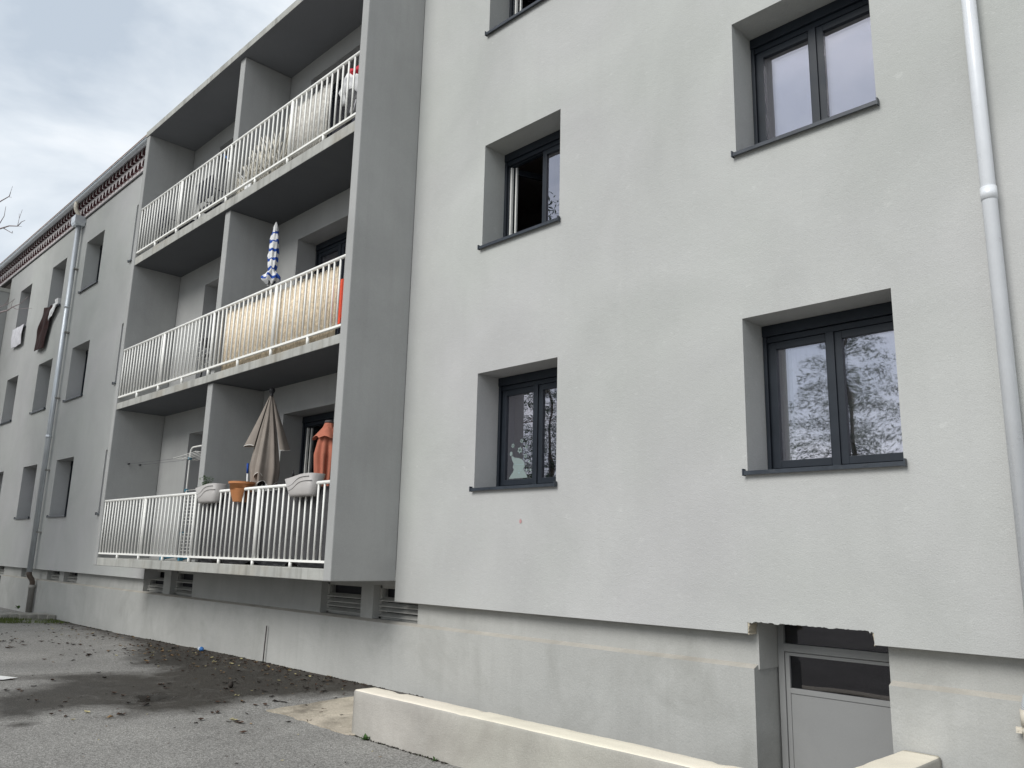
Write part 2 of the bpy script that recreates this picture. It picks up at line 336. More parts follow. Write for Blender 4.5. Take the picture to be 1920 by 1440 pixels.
# ------------------------------------------------------------------ ground
WET = [(-12.11, -2.98), (-11.86, -2.54), (-11.84, -2.23), (-11.71, -1.88), (-11.31, -1.46), (-11.61, -1.15), (-12.26, -1.3), (-13.12, -1.05), (-14.75, -0.33), (-16.24, 0.17), (-15.34, 0.36), (-13.22, 0.22), (-11.34, 0.2), (-8.2, 0.2), (-8.1, -0.3), (-8.71, -1.28), (-8.35, -2.01), (-8.52, -2.24), (-8.52, -2.75), (-8.98, -2.65), (-9.24, -2.8), (-9.2, -3.07), (-9.12, -3.29), (-9.05, -3.44), (-9.09, -3.9), (-10.43, -3.6), (-10.95, -2.87), (-11.3, -2.58), (-11.61, -2.69), (-11.75, -2.9)]
PUD = [(-9.69, -2.36), (-9.82, -2.03), (-9.59, -1.88), (-9.31, -1.83), (-9.09, -2.16), (-9.18, -2.43), (-9.24, -2.52)]
STAIN = [(-8.81, -3.72), (-8.88, -3.52), (-8.73, -3.46), (-8.60, -3.61), (-8.69, -3.74)]
def sdist(px, py, poly):
    ins = False; dm = 1e9; n = len(poly)
    for i in range(n):
        x1, y1 = poly[i]; x2, y2 = poly[(i+1) % n]
        if (y1 > py) != (y2 > py) and px < (x2-x1)*(py-y1)/(y2-y1)+x1: ins = not ins
        dx, dy = x2-x1, y2-y1; tt = max(0, min(1, ((px-x1)*dx+(py-y1)*dy)/(dx*dx+dy*dy)))
        dm = min(dm, math.hypot(px-x1-tt*dx, py-y1-tt*dy))
    return dm if ins else -dm
WELL = (-6.50, -2.34, -1.24, 0.06)      # stair well down to the cellar door
def gz(x, y):
    k = max(0, min(1, (y+1.6)/1.6)); k = k*k*(3-2*k)
    f = max(0, min(1, (x+17)/5))*max(0, min(1, (-6.6-x)/1.0))
    return 0.055*k*f + 0.006*noise.noise(Vector((x*0.9, y*0.9, 0)))
def lines(a, b_, s): n = int(round((b_-a)/s)); return [a+(b_-a)*i/n for i in range(n+1)]
gx = [-300, -150, -80, -50, -38]+lines(-30, WELL[0], 0.09)+lines(WELL[0], WELL[1], 0.4)[1:]+[-2.07, 0, 3, 10, 30, 80, 200, 300]
gy = [-300, -150, -80, -40, -20, -12, -8]+lines(-6, WELL[2], 0.09)+lines(WELL[2], WELL[3], 0.09)[1:]+[0.3, 5, 20, 80, 300]
vv = []; wear = []
for y in gy:
    for x in gx:
        z = gz(x, y) if -40 < x < 5 and -10 < y < 1 else 0
        vv.append((x, y, z))
        w = p_ = d_ = 0.0
        if -17.5 < x < -6 and -4.5 < y < 0.4:
            w = max(0, min(1, 0.5+sdist(x, y, WET)*1.6)); w = max(w, max(0, min(1, 0.5+sdist(x, y, STAIN)*5)))
            p_ = max(0, min(1, 0.5+sdist(x, y, PUD)*2.2))
        if -22 < x < -6.5 and -2 < y < 0.4:
            d_ = max(0, min(1, 1-(0.05-y)/(0.75+0.35*noise.noise(Vector((x, 0, 5))))))*0.85
        wear.append((w, p_, d_, 1))
nx = len(gx); ff = []
for j in range(len(gy)-1):
    for i in range(nx-1):
        cx, cy = (gx[i]+gx[i+1])/2, (gy[j]+gy[j+1])/2
        if WELL[0] < cx < WELL[1] and WELL[2] < cy < WELL[3]: continue
        ff.append((j*nx+i, j*nx+i+1, (j+1)*nx+i+1, (j+1)*nx+i))
me = bpy.data.meshes.new('ground'); me.from_pydata(vv, [], ff); me.materials.append(ASPH)
ca = me.color_attributes.new('wear', 'FLOAT_COLOR', 'POINT')
ca.data.foreach_set('color', [c for w in wear for c in w])
me.polygons.foreach_set('use_smooth', [True]*len(ff))
tag(link_mesh('ground', me), kind='structure')

# parking line
mb = MB(); mb.add([(-11.70, -2.88, 0.014), (-11.98, -3.0, 0.014), (-13.9, -4.9, 0.014), (-13.78, -5.05, 0.014), (-11.62, -3.06, 0.014)], [(0, 1, 2, 3, 4)])
tag(mb.build('road_marking', PAINTW), kind='structure')
# concrete apron beside the low wall (cracked slab)
P_ = [(-8.02, -1.53), (-7.72, -1.50), (-6.60, -1.535), (-6.50, -1.50), (-6.50, -0.10), (-7.2, -0.18), (-7.95, -0.42)]
Q_ = []
for i in range(7):
    (xa, ya), (xb, yb) = P_[i], P_[(i+1) % 7]; k = max(1, int(math.hypot(xb-xa, yb-ya)/0.07))
    for j in range(k):
        x, y = xa+(xb-xa)*j/k, ya+(yb-ya)*j/k; Q_.append((x+(0.035*noise.noise(Vector((x*7, y*7, 2))) if x < -6.55 else 0), y+0.035*noise.noise(Vector((x*7, y*7, 9)))))
n = len(Q_); zt = lambda y: 0.014+0.058*max(0, min(1, (y+1.5)/1.2))
mb = MB(); mb.add([(x, y, zt(y)) for x, y in Q_]+[(x, y, -0.1) for x, y in Q_]+[(-7.1, -0.85, zt(-0.85))], [(i, (i+1) % n, 2*n) for i in range(n)]+[(i, (i+1) % n, n+(i+1) % n, n+i) for i in range(n)])
tag(mb.build('concrete_apron', APRON), kind='structure')
# kerb at the far end and the grass in front of it
mb = MB(); n = 26
for i in range(n):
    a, c = i/n, (i+1)/n
    xa, ya = -24.0+3.1*a, -4.0+4.05*a; xb, yb = -24.0+3.1*c, -4.0+4.05*c
    h = 0.10+0.02*noise.noise(Vector((i*0.7, 0, 0)))
    mb.box((xa-0.2, ya, -0.05), (xa+0.55, yb-0.004, h))
kerb = tag(mb.build('kerb', KERB), kind='structure')
mb = MB(); random.seed(3)
for i in range(9000):
    u_ = random.random(); y = -4.2*u_-0.02
    x0 = -20.95+0.72*y*0.77; wd = 1.65
    x = x0+wd*random.random()
    dens = 0.5+0.9*noise.noise(Vector((x*1.6, y*1.6, 2)))+0.55*(1-(x-x0)/wd)
    if random.random() > dens: continue
    h = random.uniform(0.02, 0.07)*(0.6+dens*0.5); a = random.random()*6.28; w = random.uniform(0.004, 0.009); le = random.uniform(-0.03, 0.03); le2 = random.uniform(-0.03, 0.03)
    mb.add([(x-w*math.cos(a), y-w*math.sin(a), 0), (x+w*math.cos(a), y+w*math.sin(a), 0), (x+le, y+le2, h)], [(0, 1, 2)])
tag(mb.build('grass', GRASSM), 'patchy green grass strip in front of the far kerb', 'grass', kind='stuff')

# fallen leaves and debris
random.seed(11); mb = MB()
def leaf(x, y, s, mi, z0=None):
    a = random.random()*6.28; ca_, sa_ = math.cos(a), math.sin(a); z = (gz(x, y) if z0 is None else z0)+0.006
    c1, c2 = random.uniform(0.1, 0.5)*s, random.uniform(0.0, 0.5)*s; w = random.uniform(0.3, 0.6)*s
    L = [(-s, 0, c2), (-0.3*s, -w, c1), (0.5*s, -w*0.8, c2*0.6), (s, 0, c1*0.7), (0.4*s, w*0.8, c2*0.8), (-0.4*s, w, c1), (0, 0, 0)]
    mb.add([(x+q*ca_-r*sa_, y+q*sa_+r*ca_, z+h) for q, r, h in L], [(6, 0, 1), (6, 1, 2), (6, 2, 3), (6, 3, 4), (6, 4, 5), (6, 5, 0)], mi)
for i in range(1500):      # along the foot of the wall
    x = random.uniform(-19.5, -6.8); y = 0.04-abs(random.gauss(0, 0.55))
    if y < -2.2: continue
    k = max(0, 1-abs(x+11.2)/3.6)
    if random.random() > 0.25+0.75*k: continue
    leaf(x, y, random.uniform(0.008, 0.042)*random.choice([0.6, 1, 1]), random.choices([0, 1, 2, 3], [4, 3.0, 0.9, 3.5])[0])
for i in range(420):      # scattered
    x = random.uniform(-18, -7.2); y = random.uniform(-3.3, -0.1)
    if noise.noise(Vector((x*0.6, y*0.9, 8))) < -0.05: continue
    leaf(x, y, random.uniform(0.014, 0.055), random.choices([0, 1, 2, 3], [5, 1.0, 0.5, 5])[0])
for i in range(60):
    leaf(random.uniform(-9, -4.5), random.uniform(-3.6, -1.6), random.uniform(0.006, 0.018), random.choices([0, 1, 2, 3], [2, 1, 1.5, 3])[0])
for i in range(9): leaf(-6.8-random.random()*1.1, -0.6-random.random()*0.85, 0.03, random.choice([0, 3]), 0.05)
tag(mb.build('leaf_litter', [LBROWN, LTAN, LYEL, LDARK]), 'brown and yellow fallen leaves scattered over the wet asphalt', 'leaves', kind='stuff')
mb = MB(); leaf(-7.757, -2.026, 0.045, 0); tag(mb.build('fallen_leaf', [LYEL]), 'single pale yellow leaf on dry asphalt before the wet patch', 'leaf')
# seed ball
mb = MB(); c = Vector((-9.55, -1.18, 0.042)); vs_ = []; fs_ = []
for i in range(7):
    for k in range(10):
        th = math.pi*i/6; ph = 2*math.pi*k/10; rr_ = 0.030*(1+0.18*math.sin(5*ph+i*2))
        vs_.append(c+Vector((rr_*math.sin(th)*math.cos(ph), rr_*math.sin(th)*math.sin(ph), rr_*1.15*math.cos(th))))
for i in range(6):
    for k in range(10): fs_.append((i*10+k, i*10+(k+1) % 10, (i+1)*10+(k+1) % 10, (i+1)*10+k))
mb.add(vs_, fs_, 0, True); tag(mb.build('seed_cone', LDARK), 'small black conifer cone lying on the wet asphalt', 'cone')

# ------------------------------------------------------------------ the building
X0, X1 = -36.8, 3.0
bld = thing('apartment_building', 'grey rendered three-storey apartment block with white-railed balconies and anthracite windows', 'building', (-8, 0, 0))
def winrow(k, left): return (2.327+2.8*k-(0.03 if left else 0), 3.614+2.8*k+(0.02 if left else 0))
COLS_R = [(-6.68, -5.47), (-3.37, -2.15)]
COLS_L = [(-18.46, -17.2), (-21.81, -20.53), (-24.63, -23.39), (-27.78, -26.60)]
DOORX = [(-10.99, -9.60), (-14.29, -12.90)]
FLOOR = [1.42, 4.165, 6.965]; SB = [1.287, 4.045, 6.81]
FINL, FINR = -15.62, -8.011
NOTCH = (-3.42, -2.44, 1.0, 1.155)
mb = MB(); ops = [NOTCH]
for a, b_ in COLS_R:
    for k in range(3): ops.append((a, b_, *winrow(k, False)))
wall(mb, FINR, X1, 1.057, 9.98, 0, [o if o is not NOTCH else (NOTCH[0], NOTCH[1], 1.057, 1.155) for o in ops], 0.40)
mb.add([(FINR, 0, 1.057), (NOTCH[0], 0, 1.057), (NOTCH[0], 0.3, 1.057), (FINR, 0.3, 1.057)], [(0, 1, 2, 3)])
mb.add([(NOTCH[1], 0, 1.057), (X1, 0, 1.057), (X1, 0.3, 1.057), (NOTCH[1], 0.3, 1.057)], [(0, 1, 2, 3)])
mb.add([(FINR, 0, 1.057), (FINR, 0.3, 1.057), (FINR, 0.3, 1.4), (FINR, 0, 1.4)], [(0, 1, 2, 3)])
mb.build('facade_wall', STUCCO, bld, merge=True)
mb = MB(); ops = []
for a, b_ in COLS_L:
    for k in range(3): ops.append((a, b_, *winrow(k, True)))
wall(mb, -29.2, FINL, 1.05, 9.98, 0, ops, 0.40)
mb.add([(-29.2, 0, 1.05), (FINL, 0, 1.05), (FINL, 0.3, 1.05), (-29.2, 0.3, 1.05)], [(0, 1, 2, 3)])
mb.add([(FINL, 0, 1.05), (FINL, 0.3, 1.05), (FINL, 0.3, 1.4), (FINL, 0, 1.4)], [(0, 1, 2, 3)])
mb.build('facade_wall', STUCCO, bld, merge=True)
mb = MB(); ops = [(a, b_, FLOOR[k], 3.612+2.775*k) for a, b_ in DOORX for k in range(3)]
wall(mb, FINL, FINR, 1.29, 9.98, 0, ops, 0.40)
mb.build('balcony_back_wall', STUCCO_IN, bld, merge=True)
# paint spot and render scars
# rough cut insulation over the cellar door
random.seed(5); mb = MB(); n = 110
prev = None
for i in range(n+1):
    x = NOTCH[0]+(NOTCH[1]-NOTCH[0])*i/n; z = 1.153-random.uniform(0, 0.006)-max(0, 0.016*noise.noise(Vector((x*14, 0, 2))))-(0.025*random.random() if i > n-4 else 0)
    cur = ((x, -0.001, 1.157), (x, -0.001, z), (x, 0.13, z+random.uniform(-0.004, 0.01)), (x, 0.14, 1.157))
    if prev:
        o = list(prev)+list(cur); mb.add(o, [(0, 1, 5, 4), (1, 2, 6, 5), (2, 3, 7, 6)], 0)
    prev = cur
mb.build('cut_edge', STUCCO, bld)
for sx, w in ((NOTCH[0]-0.002, 0.012), (NOTCH[1]+0.002, -0.010)):
    prev = None; mb = MB()
    for i in range(9):
        z = 1.05+0.11*i/8; dx = w*random.uniform(0.2, 1.4)
        cur = ((sx, 0.004, z), (sx+dx, 0.008, z), (sx+dx*0.8, 0.13, z), (sx, 0.13, z))
        if prev: mb.add(list(prev)+list(cur), [(0, 1, 5, 4), (1, 2, 6, 5), (2, 3, 7, 6)], 0)
        prev = cur
    mb.build('insulation_edge', FOAM, bld)

# plinth : upper band y=.135, lower thick part y=.07, sloped ledge between
LOUV = [(-9.827, -8.891), (-8.633, -7.732), (-15.947, -15.034), (-14.736, -13.837), (-21.814, -20.90), (-20.582, -19.671), (-23.95, -23.05), (-26.5, -25.6)]
DX = (-3.403, -2.40)
mb = MB()
wall(mb, -36, X1, 0.78, 1.45, 0.135, [(a, b_, 0.815, 1.22) for a, b_ in LOUV]+[(DX[0], DX[1], 0.78, 1.40)], 0.31)
mb.build('plinth_upper_wall', PLINTH, bld, merge=True)
mb = MB()
for a, b_, lz in ((-25.55, DX[0]-0.012, 0.0), (DX[1]+0.012, X1, 0.0)):
    n = int((b_-a)/0.25)
    for i in range(n):
        xa, xb = a+(b_-a)*i/n, a+(b_-a)*(i+1)/n
        def ow(x): return 0.07+0.004*noise.noise(Vector((x*0.8, 3, 1)))
        mb.add([(xa, ow(xa), -1.2), (xb, ow(xb), -1.2), (xb, ow(xb), 0.790), (xa, ow(xa), 0.790)], [(0, 1, 2, 3)], 0)
        mb.add([(xa, ow(xa), 0.790), (xb, ow(xb), 0.790), (xb, 0.137, 0.818), (xa, 0.137, 0.818)], [(0, 1, 2, 3)], 1)
for x in (-25.55, DX[0]-0.012, DX[1]+0.012):
    mb.add([(x, 0.07, -1.2), (x, 0.46, -1.2), (x, 0.46, 0.79), (x, 0.07, 0.79)], [(0, 1, 2, 3)], 0)
    mb.add([(x, 0.07, 0.79), (x, 0.46, 0.79), (x, 0.137, 0.818)], [(0, 1, 2)], 0)
mb.build('plinth_lower_wall', [PLINTH, LEDGE], bld, merge=True)

# louvred cellar windows
slat_me = None
for i, (a, b_) in enumerate(LOUV):
    mb = MB(); y = 0.24
    mb.box((a, y, 0.815), (a+0.04, y+0.05, 1.22)).box((b_-0.04, y, 0.815), (b_, y+0.05, 1.22)).box((a, y, 1.18), (b_, y+0.05, 1.22)).box((a, y, 0.812), (b_, y+0.05, 0.84))
    f = mb.build('cellar_window', SLATM, bld)
    box('backing', (a, 0.36, 0.81), (b_, 0.38, 1.23), DARKIN, f)
    for zz, d in ((0.865, 0.03), (0.93, 0.03), (0.985, 0.025), (1.05, 0.06)):
        if i in (0, 1) or zz != 0.985:
            MB().add([(a+0.03, y-0.035, zz-0.022), (b_-0.03, y-0.035, zz-0.022), (b_-0.03, y+0.03, zz+0.016), (a+0.03, y+0.03, zz+0.016),
                      (a+0.03, y-0.035, zz-0.010), (b_-0.03, y-0.035, zz-0.010), (b_-0.03, y+0.03, zz+0.028), (a+0.03, y+0.03, zz+0.028)],
                     [(0, 3, 2, 1), (4, 5, 6, 7), (0, 1, 5, 4), (1, 2, 6, 5), (2, 3, 7, 6), (3, 0, 4, 7)]).build('slat', SLATM, f)

# windows
def window(x0, x1, z0, z1, opened=False, detail=True, shutter=True, sill=True):
    y = 0.365
    mb = MB(); fwid = 0.05; top = z1-(0.155 if shutter else 0.03)
    mb.box((x0, y, z0), (x0+fwid, y+0.07, z1)).box((x1-fwid, y, z0), (x1, y+0.07, z1))
    mb.box((x0+fwid, y+0.01, z0), (x1-fwid, y+0.07, z0+0.055)).box((x0+fwid, y+0.01, top-0.005), (x1-fwid, y+0.07, top+0.04))
    w = mb.build('window', ANTH, bld, bevel=0.004)
    if shutter:
        b2 = MB().box((x0+0.002, y-0.045, z1-0.098), (x1-0.002, y-0.002, z1-0.002)).box((x0+0.03, y-0.02, z1-0.152), (x1-0.03, y-0.003, z1-0.102))
        b2.box((x0+0.002, y-0.035, z0+0.02), (x0+0.035, y-0.002, z1-0.1)).box((x1-0.035, y-0.035, z0+0.02), (x1-0.002, y-0.002, z1-0.1))
        b2.build('shutter_box', ANTH, w, bevel=0.003)
    xm = (x0+x1)/2; sz0, sz1 = z0+0.05, top
    for s, (a, b_) in enumerate(((x0+0.045, xm), (xm, x1-0.045))):
        if opened and s == 0:
            # sash swung inwards on its left hinges: white inner edge towards the opening
            hx, hy = a+0.01, y+0.05; L = b_-a; an = rad(68); ca_, sa_ = math.cos(an), math.sin(an)
            def rot(px, py): return (hx+px*ca_-py*sa_, hy+px*sa_+py*ca_)
            def rbox(mbx, u0_, u1_, v0, v1, za, zb, mi=0):
                c4 = [rot(u0_, v0), rot(u1_, v0), rot(u1_, v1), rot(u0_, v1)]
                mbx.add([(*q, za) for q in c4]+[(*q, zb) for q in c4], [(0, 3, 2, 1), (4, 5, 6, 7), (0, 1, 5, 4), (1, 2, 6, 5), (2, 3, 7, 6), (3, 0, 4, 7)], mi)
            q = MB()
            for mi, v0, v1 in ((0, 0.0, 0.035), (1, 0.036, 0.06)):
                rbox(q, 0, 0.07, v0, v1, sz0, sz1, mi); rbox(q, L-0.07, L, v0, v1, sz0, sz1, mi)
                rbox(q, 0.07, L-0.07, v0, v1, sz0, sz0+0.07, mi); rbox(q, 0.07, L-0.07, v0, v1, sz1-0.07, sz1, mi)
            q.build('sash', [ANTH, WHITEPVC], w)
            q = MB(); rbox(q, 0.065, L-0.065, 0.02, 0.028, sz0+0.065, sz1-0.065); q.build('pane', GLASS, w)
            MB().box((a+0.006, y+0.018, sz0+0.01), (a+0.030, y+0.05, sz1-0.01)).box((a+0.052, y+0.06, sz0+0.01), (a+0.072, y+0.085, sz1-0.01)).build('hinge_rebate', WHITEPVC, w)
            continue
        m2 = MB(); aa = a+(0.004 if s == 0 else 0.012); bb2 = b_-(0.004 if s == 0 else 0.004); st = 0.062
        ya = y-0.012
        m2.box((aa, ya, sz0), (aa+st, ya+0.06, sz1)).box((bb2-st, ya, sz0), (bb2, ya+0.06, sz1))
        m2.box((aa+st, ya, sz0), (bb2-st, ya+0.06, sz0+st)).box((aa+st, ya, sz1-st), (bb2-st, ya+0.06, sz1))
        if s == 0: m2.box((bb2-0.05, ya-0.018, sz0-0.01), (bb2+0.018, ya-0.001, sz1+0.005))
        so = m2.build('sash', ANTH, w, bevel=0.003)
        MB().box((aa+st-0.004, ya+0.022, sz0+st-0.004), (bb2-st+0.004, ya+0.046, sz1-st+0.004)).build('pane', GLASS, w)
    if sill:
        m2 = MB(); xa, xb = x0-0.012, x1+0.012
        vs_ = []
        for x in (xa, xb): vs_ += [(x, y+0.01, z0+0.030), (x, -0.045, z0-0.002), (x, -0.045, z0-0.034), (x, -0.030, z0-0.034), (x, -0.030, z0-0.014), (x, y+0.01, z0+0.012)]
        n = 6
        m2.add(vs_, [tuple(range(n)), tuple(range(n, 2*n))[::-1]]+[(i, (i+1) % n, n+(i+1) % n, n+i) for i in range(n)])
        m2.box((xa-0.012, -0.050, z0-0.040), (xa-0.001, -0.01, z0+0.016)).box((xb+0.001, -0.050, z0-0.040), (xb+0.012, -0.01, z0+0.016))
        m2.build('sill', ANTH2, w)
    return w
WIN = {}
for ci, (a, b_) in enumerate(COLS_R):
    for k in range(3):
        z0, z1 = winrow(k, False); WIN[(ci, k)] = window(a, b_, z0, z1, opened=(ci == 0 and k > 0))
for ci, (a, b_) in enumerate(COLS_L):
    for k in range(3):
        z0, z1 = winrow(k, True); window(a, b_, z0, z1)
for a, b_ in DOORX:
    for k in range(3): window(a, b_, FLOOR[k]+0.01, 3.61+2.775*k, sill=False, opened=(k == 0 and a > -12))
# curtains behind the large lower window
w = WIN[(1, 0)]
def curtain(name, x0, x1, z0, z1, y, mat, par, amp=0.012, fr=60, point=0.0):
    mb = MB(); n = 40
    for i in range(n+1):
        x = x0+(x1-x0)*i/n; yy = y+amp*math.sin(fr*(x-x0))
        zb = z0+abs((i/n)-0.5)*2*point
        mb.v += [(x, yy, zb), (x, yy, z1)]
    for i in range(n): mb.f.append([2*i, 2*i+2, 2*i+3, 2*i+1]); mb.m.append(0); mb.sm.append(True)
    return mb.build(name, mat, par)
curtain('curtain', -3.17, -2.78, 2.44, 3.52, 0.455, CURTAIN, w, point=0.14)
curtain('curtain', -2.74, -2.19, 2.44, 3.52, 0.455, CURTAIN, w, point=0.14)
curtain('curtain', -3.31, -3.175, 2.40, 3.52, 0.47, CURTG, w)
curtain('curtain', -6.05, -5.98, 2.45, 3.5, 0.55, plain('brown_drape', (0.16, 0.10, 0.09), rough=0.9), WIN[(0, 0)])
# snow figure and snowflakes stuck on the pane
w = WIN[(0, 0)]; yd = 0.372
def disc(mb, cx, cz, rx, rz, mi=0, n=20, y=yd):
    o = [(cx+rx*math.cos(2*math.pi*k/n), y, cz+rz*math.sin(2*math.pi*k/n)) for k in range(n)]
    mb.add(o+[(p[0], y+0.0012, p[2]) for p in o], [tuple(range(n))]+[(k, (k+1) % n, n+(k+1) % n, n+k) for k in range(n)], mi)
gx0, gz0 = -6.52, 2.452
mb = MB(); pts = [(0.0, 0), (0.03, 0.05), (0.075, 0.11), (0.09, 0.15), (0.07, 0.19), (0.085, 0.25), (0.055, 0.31), (0.04, 0.37), (0.055, 0.385), (0.10, 0.35), (0.17, 0.34), (0.24, 0.31), (0.28, 0.25), (0.29, 0.19), (0.265, 0.15), (0.285, 0.11), (0.32, 0.06), (0.34, 0)]
pts = [(a*0.85, b_*0.66) for a, b_ in pts]; o = [(gx0+a, yd, gz0+b_) for a, b_ in pts]; mb.add(o+[(p[0], yd+0.0012, p[2]) for p in o], [tuple(range(len(o)))]+[(k, (k+1) % len(o), len(o)+(k+1) % len(o), len(o)+k) for k in range(len(o))])
disc(mb, gx0+0.028, gz0+0.278, 0.022, 0.025)
disc(mb, gx0+0.15, gz0+0.085, 0.006, 0.009, 1, 10, yd-0.002); disc(mb, gx0+0.19, gz0+0.083, 0.006, 0.009, 1, 10, yd-0.002); disc(mb, gx0+0.162, gz0+0.058, 0.016, 0.010, 1, 12, yd-0.002)
mb.add([(gx0+0.075, yd-0.002, gz0+0.158), (gx0+0.235, yd-0.002, gz0+0.150), (gx0+0.235, yd-0.002, gz0+0.145), (gx0+0.075, yd-0.002, gz0+0.153)], [(0, 1, 2, 3)], 1)
mb.build('snowman_decal', [DECAL, DECALD], w)
for dx, dz, s in ((0.055, 0.367, 0.030), (0.165, 0.31, 0.042), (0.19, 0.41, 0.028), (0.265, 0.34, 0.024), (0.255, 0.24, 0.027), (0.315, 0.177, 0.013), (0.275, 0.085, 0.015), (0.335, 0.08, 0.014)):
    mb = MB(); cx, cz = gx0+dx, gz0+dz
    if s < 0.02: disc(mb, cx, cz, s, s)
    else:
        for k in range(6):
            a = k*math.pi/3+0.3; d = Vector((math.cos(a), 0, math.sin(a))); nn = Vector((-d.z, 0, d.x)); c0 = Vector((cx, yd, cz))
            q = [c0-nn*s*0.16, c0+d*s*0.55-nn*s*0.28, c0+d*s, c0+d*s*0.55+nn*s*0.28, c0+nn*s*0.16]
            mb.add(q+[p+Vector((0, 0.0012, 0)) for p in q], [(0, 1, 2, 3, 4)]+[(k2, (k2+1) % 5, 5+(k2+1) % 5, 5+k2) for k2 in range(5)])
    mb.build('snowflake_decal', DECAL, w)

# cellar door
y = 0.43
mb = MB(); mb.box((DX[0]+0.003, y, -0.95), (DX[0]+0.055, y+0.06, 1.3)).box((DX[1]-0.055, y, -0.95), (DX[1]-0.003, y+0.06, 1.3)).box((DX[0]+0.055, y, 0.905), (DX[1]-0.055, y+0.06, 0.968)).box((DX[0]+0.055, y, 1.27), (DX[1]-0.055, y+0.06, 1.3))
door = mb.build('cellar_door', DOORP, bld, bevel=0.003)
xa, xb = DX[0]+0.058, DX[1]-0.058
MB().box((xa, y+0.012, -0.94), (xa+0.035, y+0.055, 0.900)).box((xb-0.03, y+0.012, -0.94), (xb, y+0.055, 0.900)).box((xa+0.035, y+0.012, 0.588), (xb-0.03, y+0.055, 0.628)).box((xa+0.035, y+0.012, 0.875), (xb-0.03, y+0.055, 0.900)).build('leaf_frame', DOORP, door, bevel=0.002)
box('panel', (xa+0.036, y+0.020, -0.94), (xb-0.031, y+0.05, 0.585), DOORP, door)
box('pane', (xa+0.03, y+0.03, 0.62), (xb-0.025, y+0.04, 0.88), GLASSD, door)
box('transom_pane', (DX[0]+0.05, y+0.03, 0.96), (DX[1]-0.05, y+0.04, 1.28), GLASSD, door)
mb = MB(); mb.tube([(xb-0.05, y+0.012, -0.02), (xb-0.05, y-0.04, -0.02), (xb-0.16, y-0.045, -0.02)], 0.010, 8); mb.build('handle', ZINC, door)

# cellar interior and rooms (dark spaces behind the openings)
mb = MB(); mb.box((X0, 1.3, -1.2), (X1, 1.34, 1.4)).box((X0, 0.5, 1.33), (X1, 5.0, 1.40)).box((X0, 0.6, -1.2), (X1, 1.4, -1.16))
mb.build('cellar_partition', DARKIN, bld)
for k in range(3):
    box('room_floor', (X0, 0.45, FLOOR[k]-0.018), (X1, 5.0, FLOOR[k]), ROOMF, bld)
    box('room_ceiling', (X0, 0.45, FLOOR[k]+2.52), (X1, 5.0, FLOOR[k]+2.60), ROOM, bld)
box('room_wall', (X0, 5.0, 1.3), (X1, 5.1, 10.2), ROOM, bld)
for x in (-30, -28.4, -25.6, -22.6, -19.5, -15.7, -12.0, -8.1, -4.4, -0.8): box('room_partition', (x, 0.45, 1.3), (x+0.1, 5.0, 10.0), ROOM, bld)
mb = MB(); mb.box((X0-0.2, 0.0, -1.2), (X0, 9.2, 10.2)).box((X1, 0.0, -1.2), (X1+0.2, 9.2, 10.2)).box((X0, 9.0, -1.2), (X1, 9.2, 10.2)); mb.build('outer_wall', STUCCO, bld)

# balcony block
def balcony_block(xl, xr, items=True):
    F = -0.90; th = 0.15
    for x0_, x1_ in ((xl, xl+th), (xr-th, xr)):
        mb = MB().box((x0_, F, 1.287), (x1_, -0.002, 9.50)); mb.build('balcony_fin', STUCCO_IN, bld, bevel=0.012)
    xm = -11.66 if items else (xl+xr)/2
    for k in range(3):
        za = FLOOR[k]; zb = SB[k+1] if k < 2 else 9.49
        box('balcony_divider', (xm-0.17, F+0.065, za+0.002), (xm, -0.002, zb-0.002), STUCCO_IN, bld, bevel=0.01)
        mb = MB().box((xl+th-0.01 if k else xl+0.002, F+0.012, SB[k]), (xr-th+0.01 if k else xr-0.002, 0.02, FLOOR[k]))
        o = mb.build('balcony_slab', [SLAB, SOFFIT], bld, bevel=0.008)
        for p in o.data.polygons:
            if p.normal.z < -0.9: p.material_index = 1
    mb = MB().box((xl-0.02, F-0.015, 9.495), (xr+0.02, 0.02, 9.615)); o = mb.build('balcony_roof_slab', [SLAB, SOFFIT_LIT], bld, bevel=0.008)
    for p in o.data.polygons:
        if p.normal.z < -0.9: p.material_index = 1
    return xm
xm = balcony_block(FINL, FINR); balcony_block(-36.8, -29.2, False)
RX0, RX1 = FINL+0.15, FINR-0.15
bal_me = None; RY = -0.866
RT = [2.40, 5.16, 7.945]; RB = [1.495, 4.275, 7.065]
for k in range(3):
    mb = MB(); mb.tube([(RX0, RY, RT[k]), (RX1, RY, RT[k])], 0.022, 10); rail = mb.build('railing', RAILW, bld)
    box('bottom_rail', (RX0, RY-0.018, RB[k]-0.014), (RX1, RY+0.018, RB[k]+0.014), RAILW, rail)
    for x in (-14.60, -13.67, -12.73, -11.79, -10.84, -9.89, -8.95):
        MB().tube([(x, RY, FLOOR[k]-0.01), (x, RY, RB[k]-0.016)], 0.022, 8).build('foot', RAILW, rail)
    n = 55
    for i in range(n+1):
        x = RX0+0.012+(RX1-RX0-0.024)*i/n
        if bal_me is None:
            q = MB().tube([(0, 0, 0), (0, 0, 0.9)], 0.0135, 6).build('baluster', RAILW, rail); bal_me = q.data; q.location = (x, RY, RB[k]); adopt(q, rail)
        else: q = link_mesh('baluster', bal_me, rail, (x, RY, RB[k]))
        q.scale = (1, 1, (RT[k]-RB[k])/0.9)
        q.rotation_euler = (0, random.uniform(-0.006, 0.006), 0)
    for x in (-13.67, -11.79, -9.89):
        MB().tube([(x+0.03, RY, RB[k]+0.01), (x+0.03, RY, RT[k])], 0.022, 8).build('post', RAILW, rail)

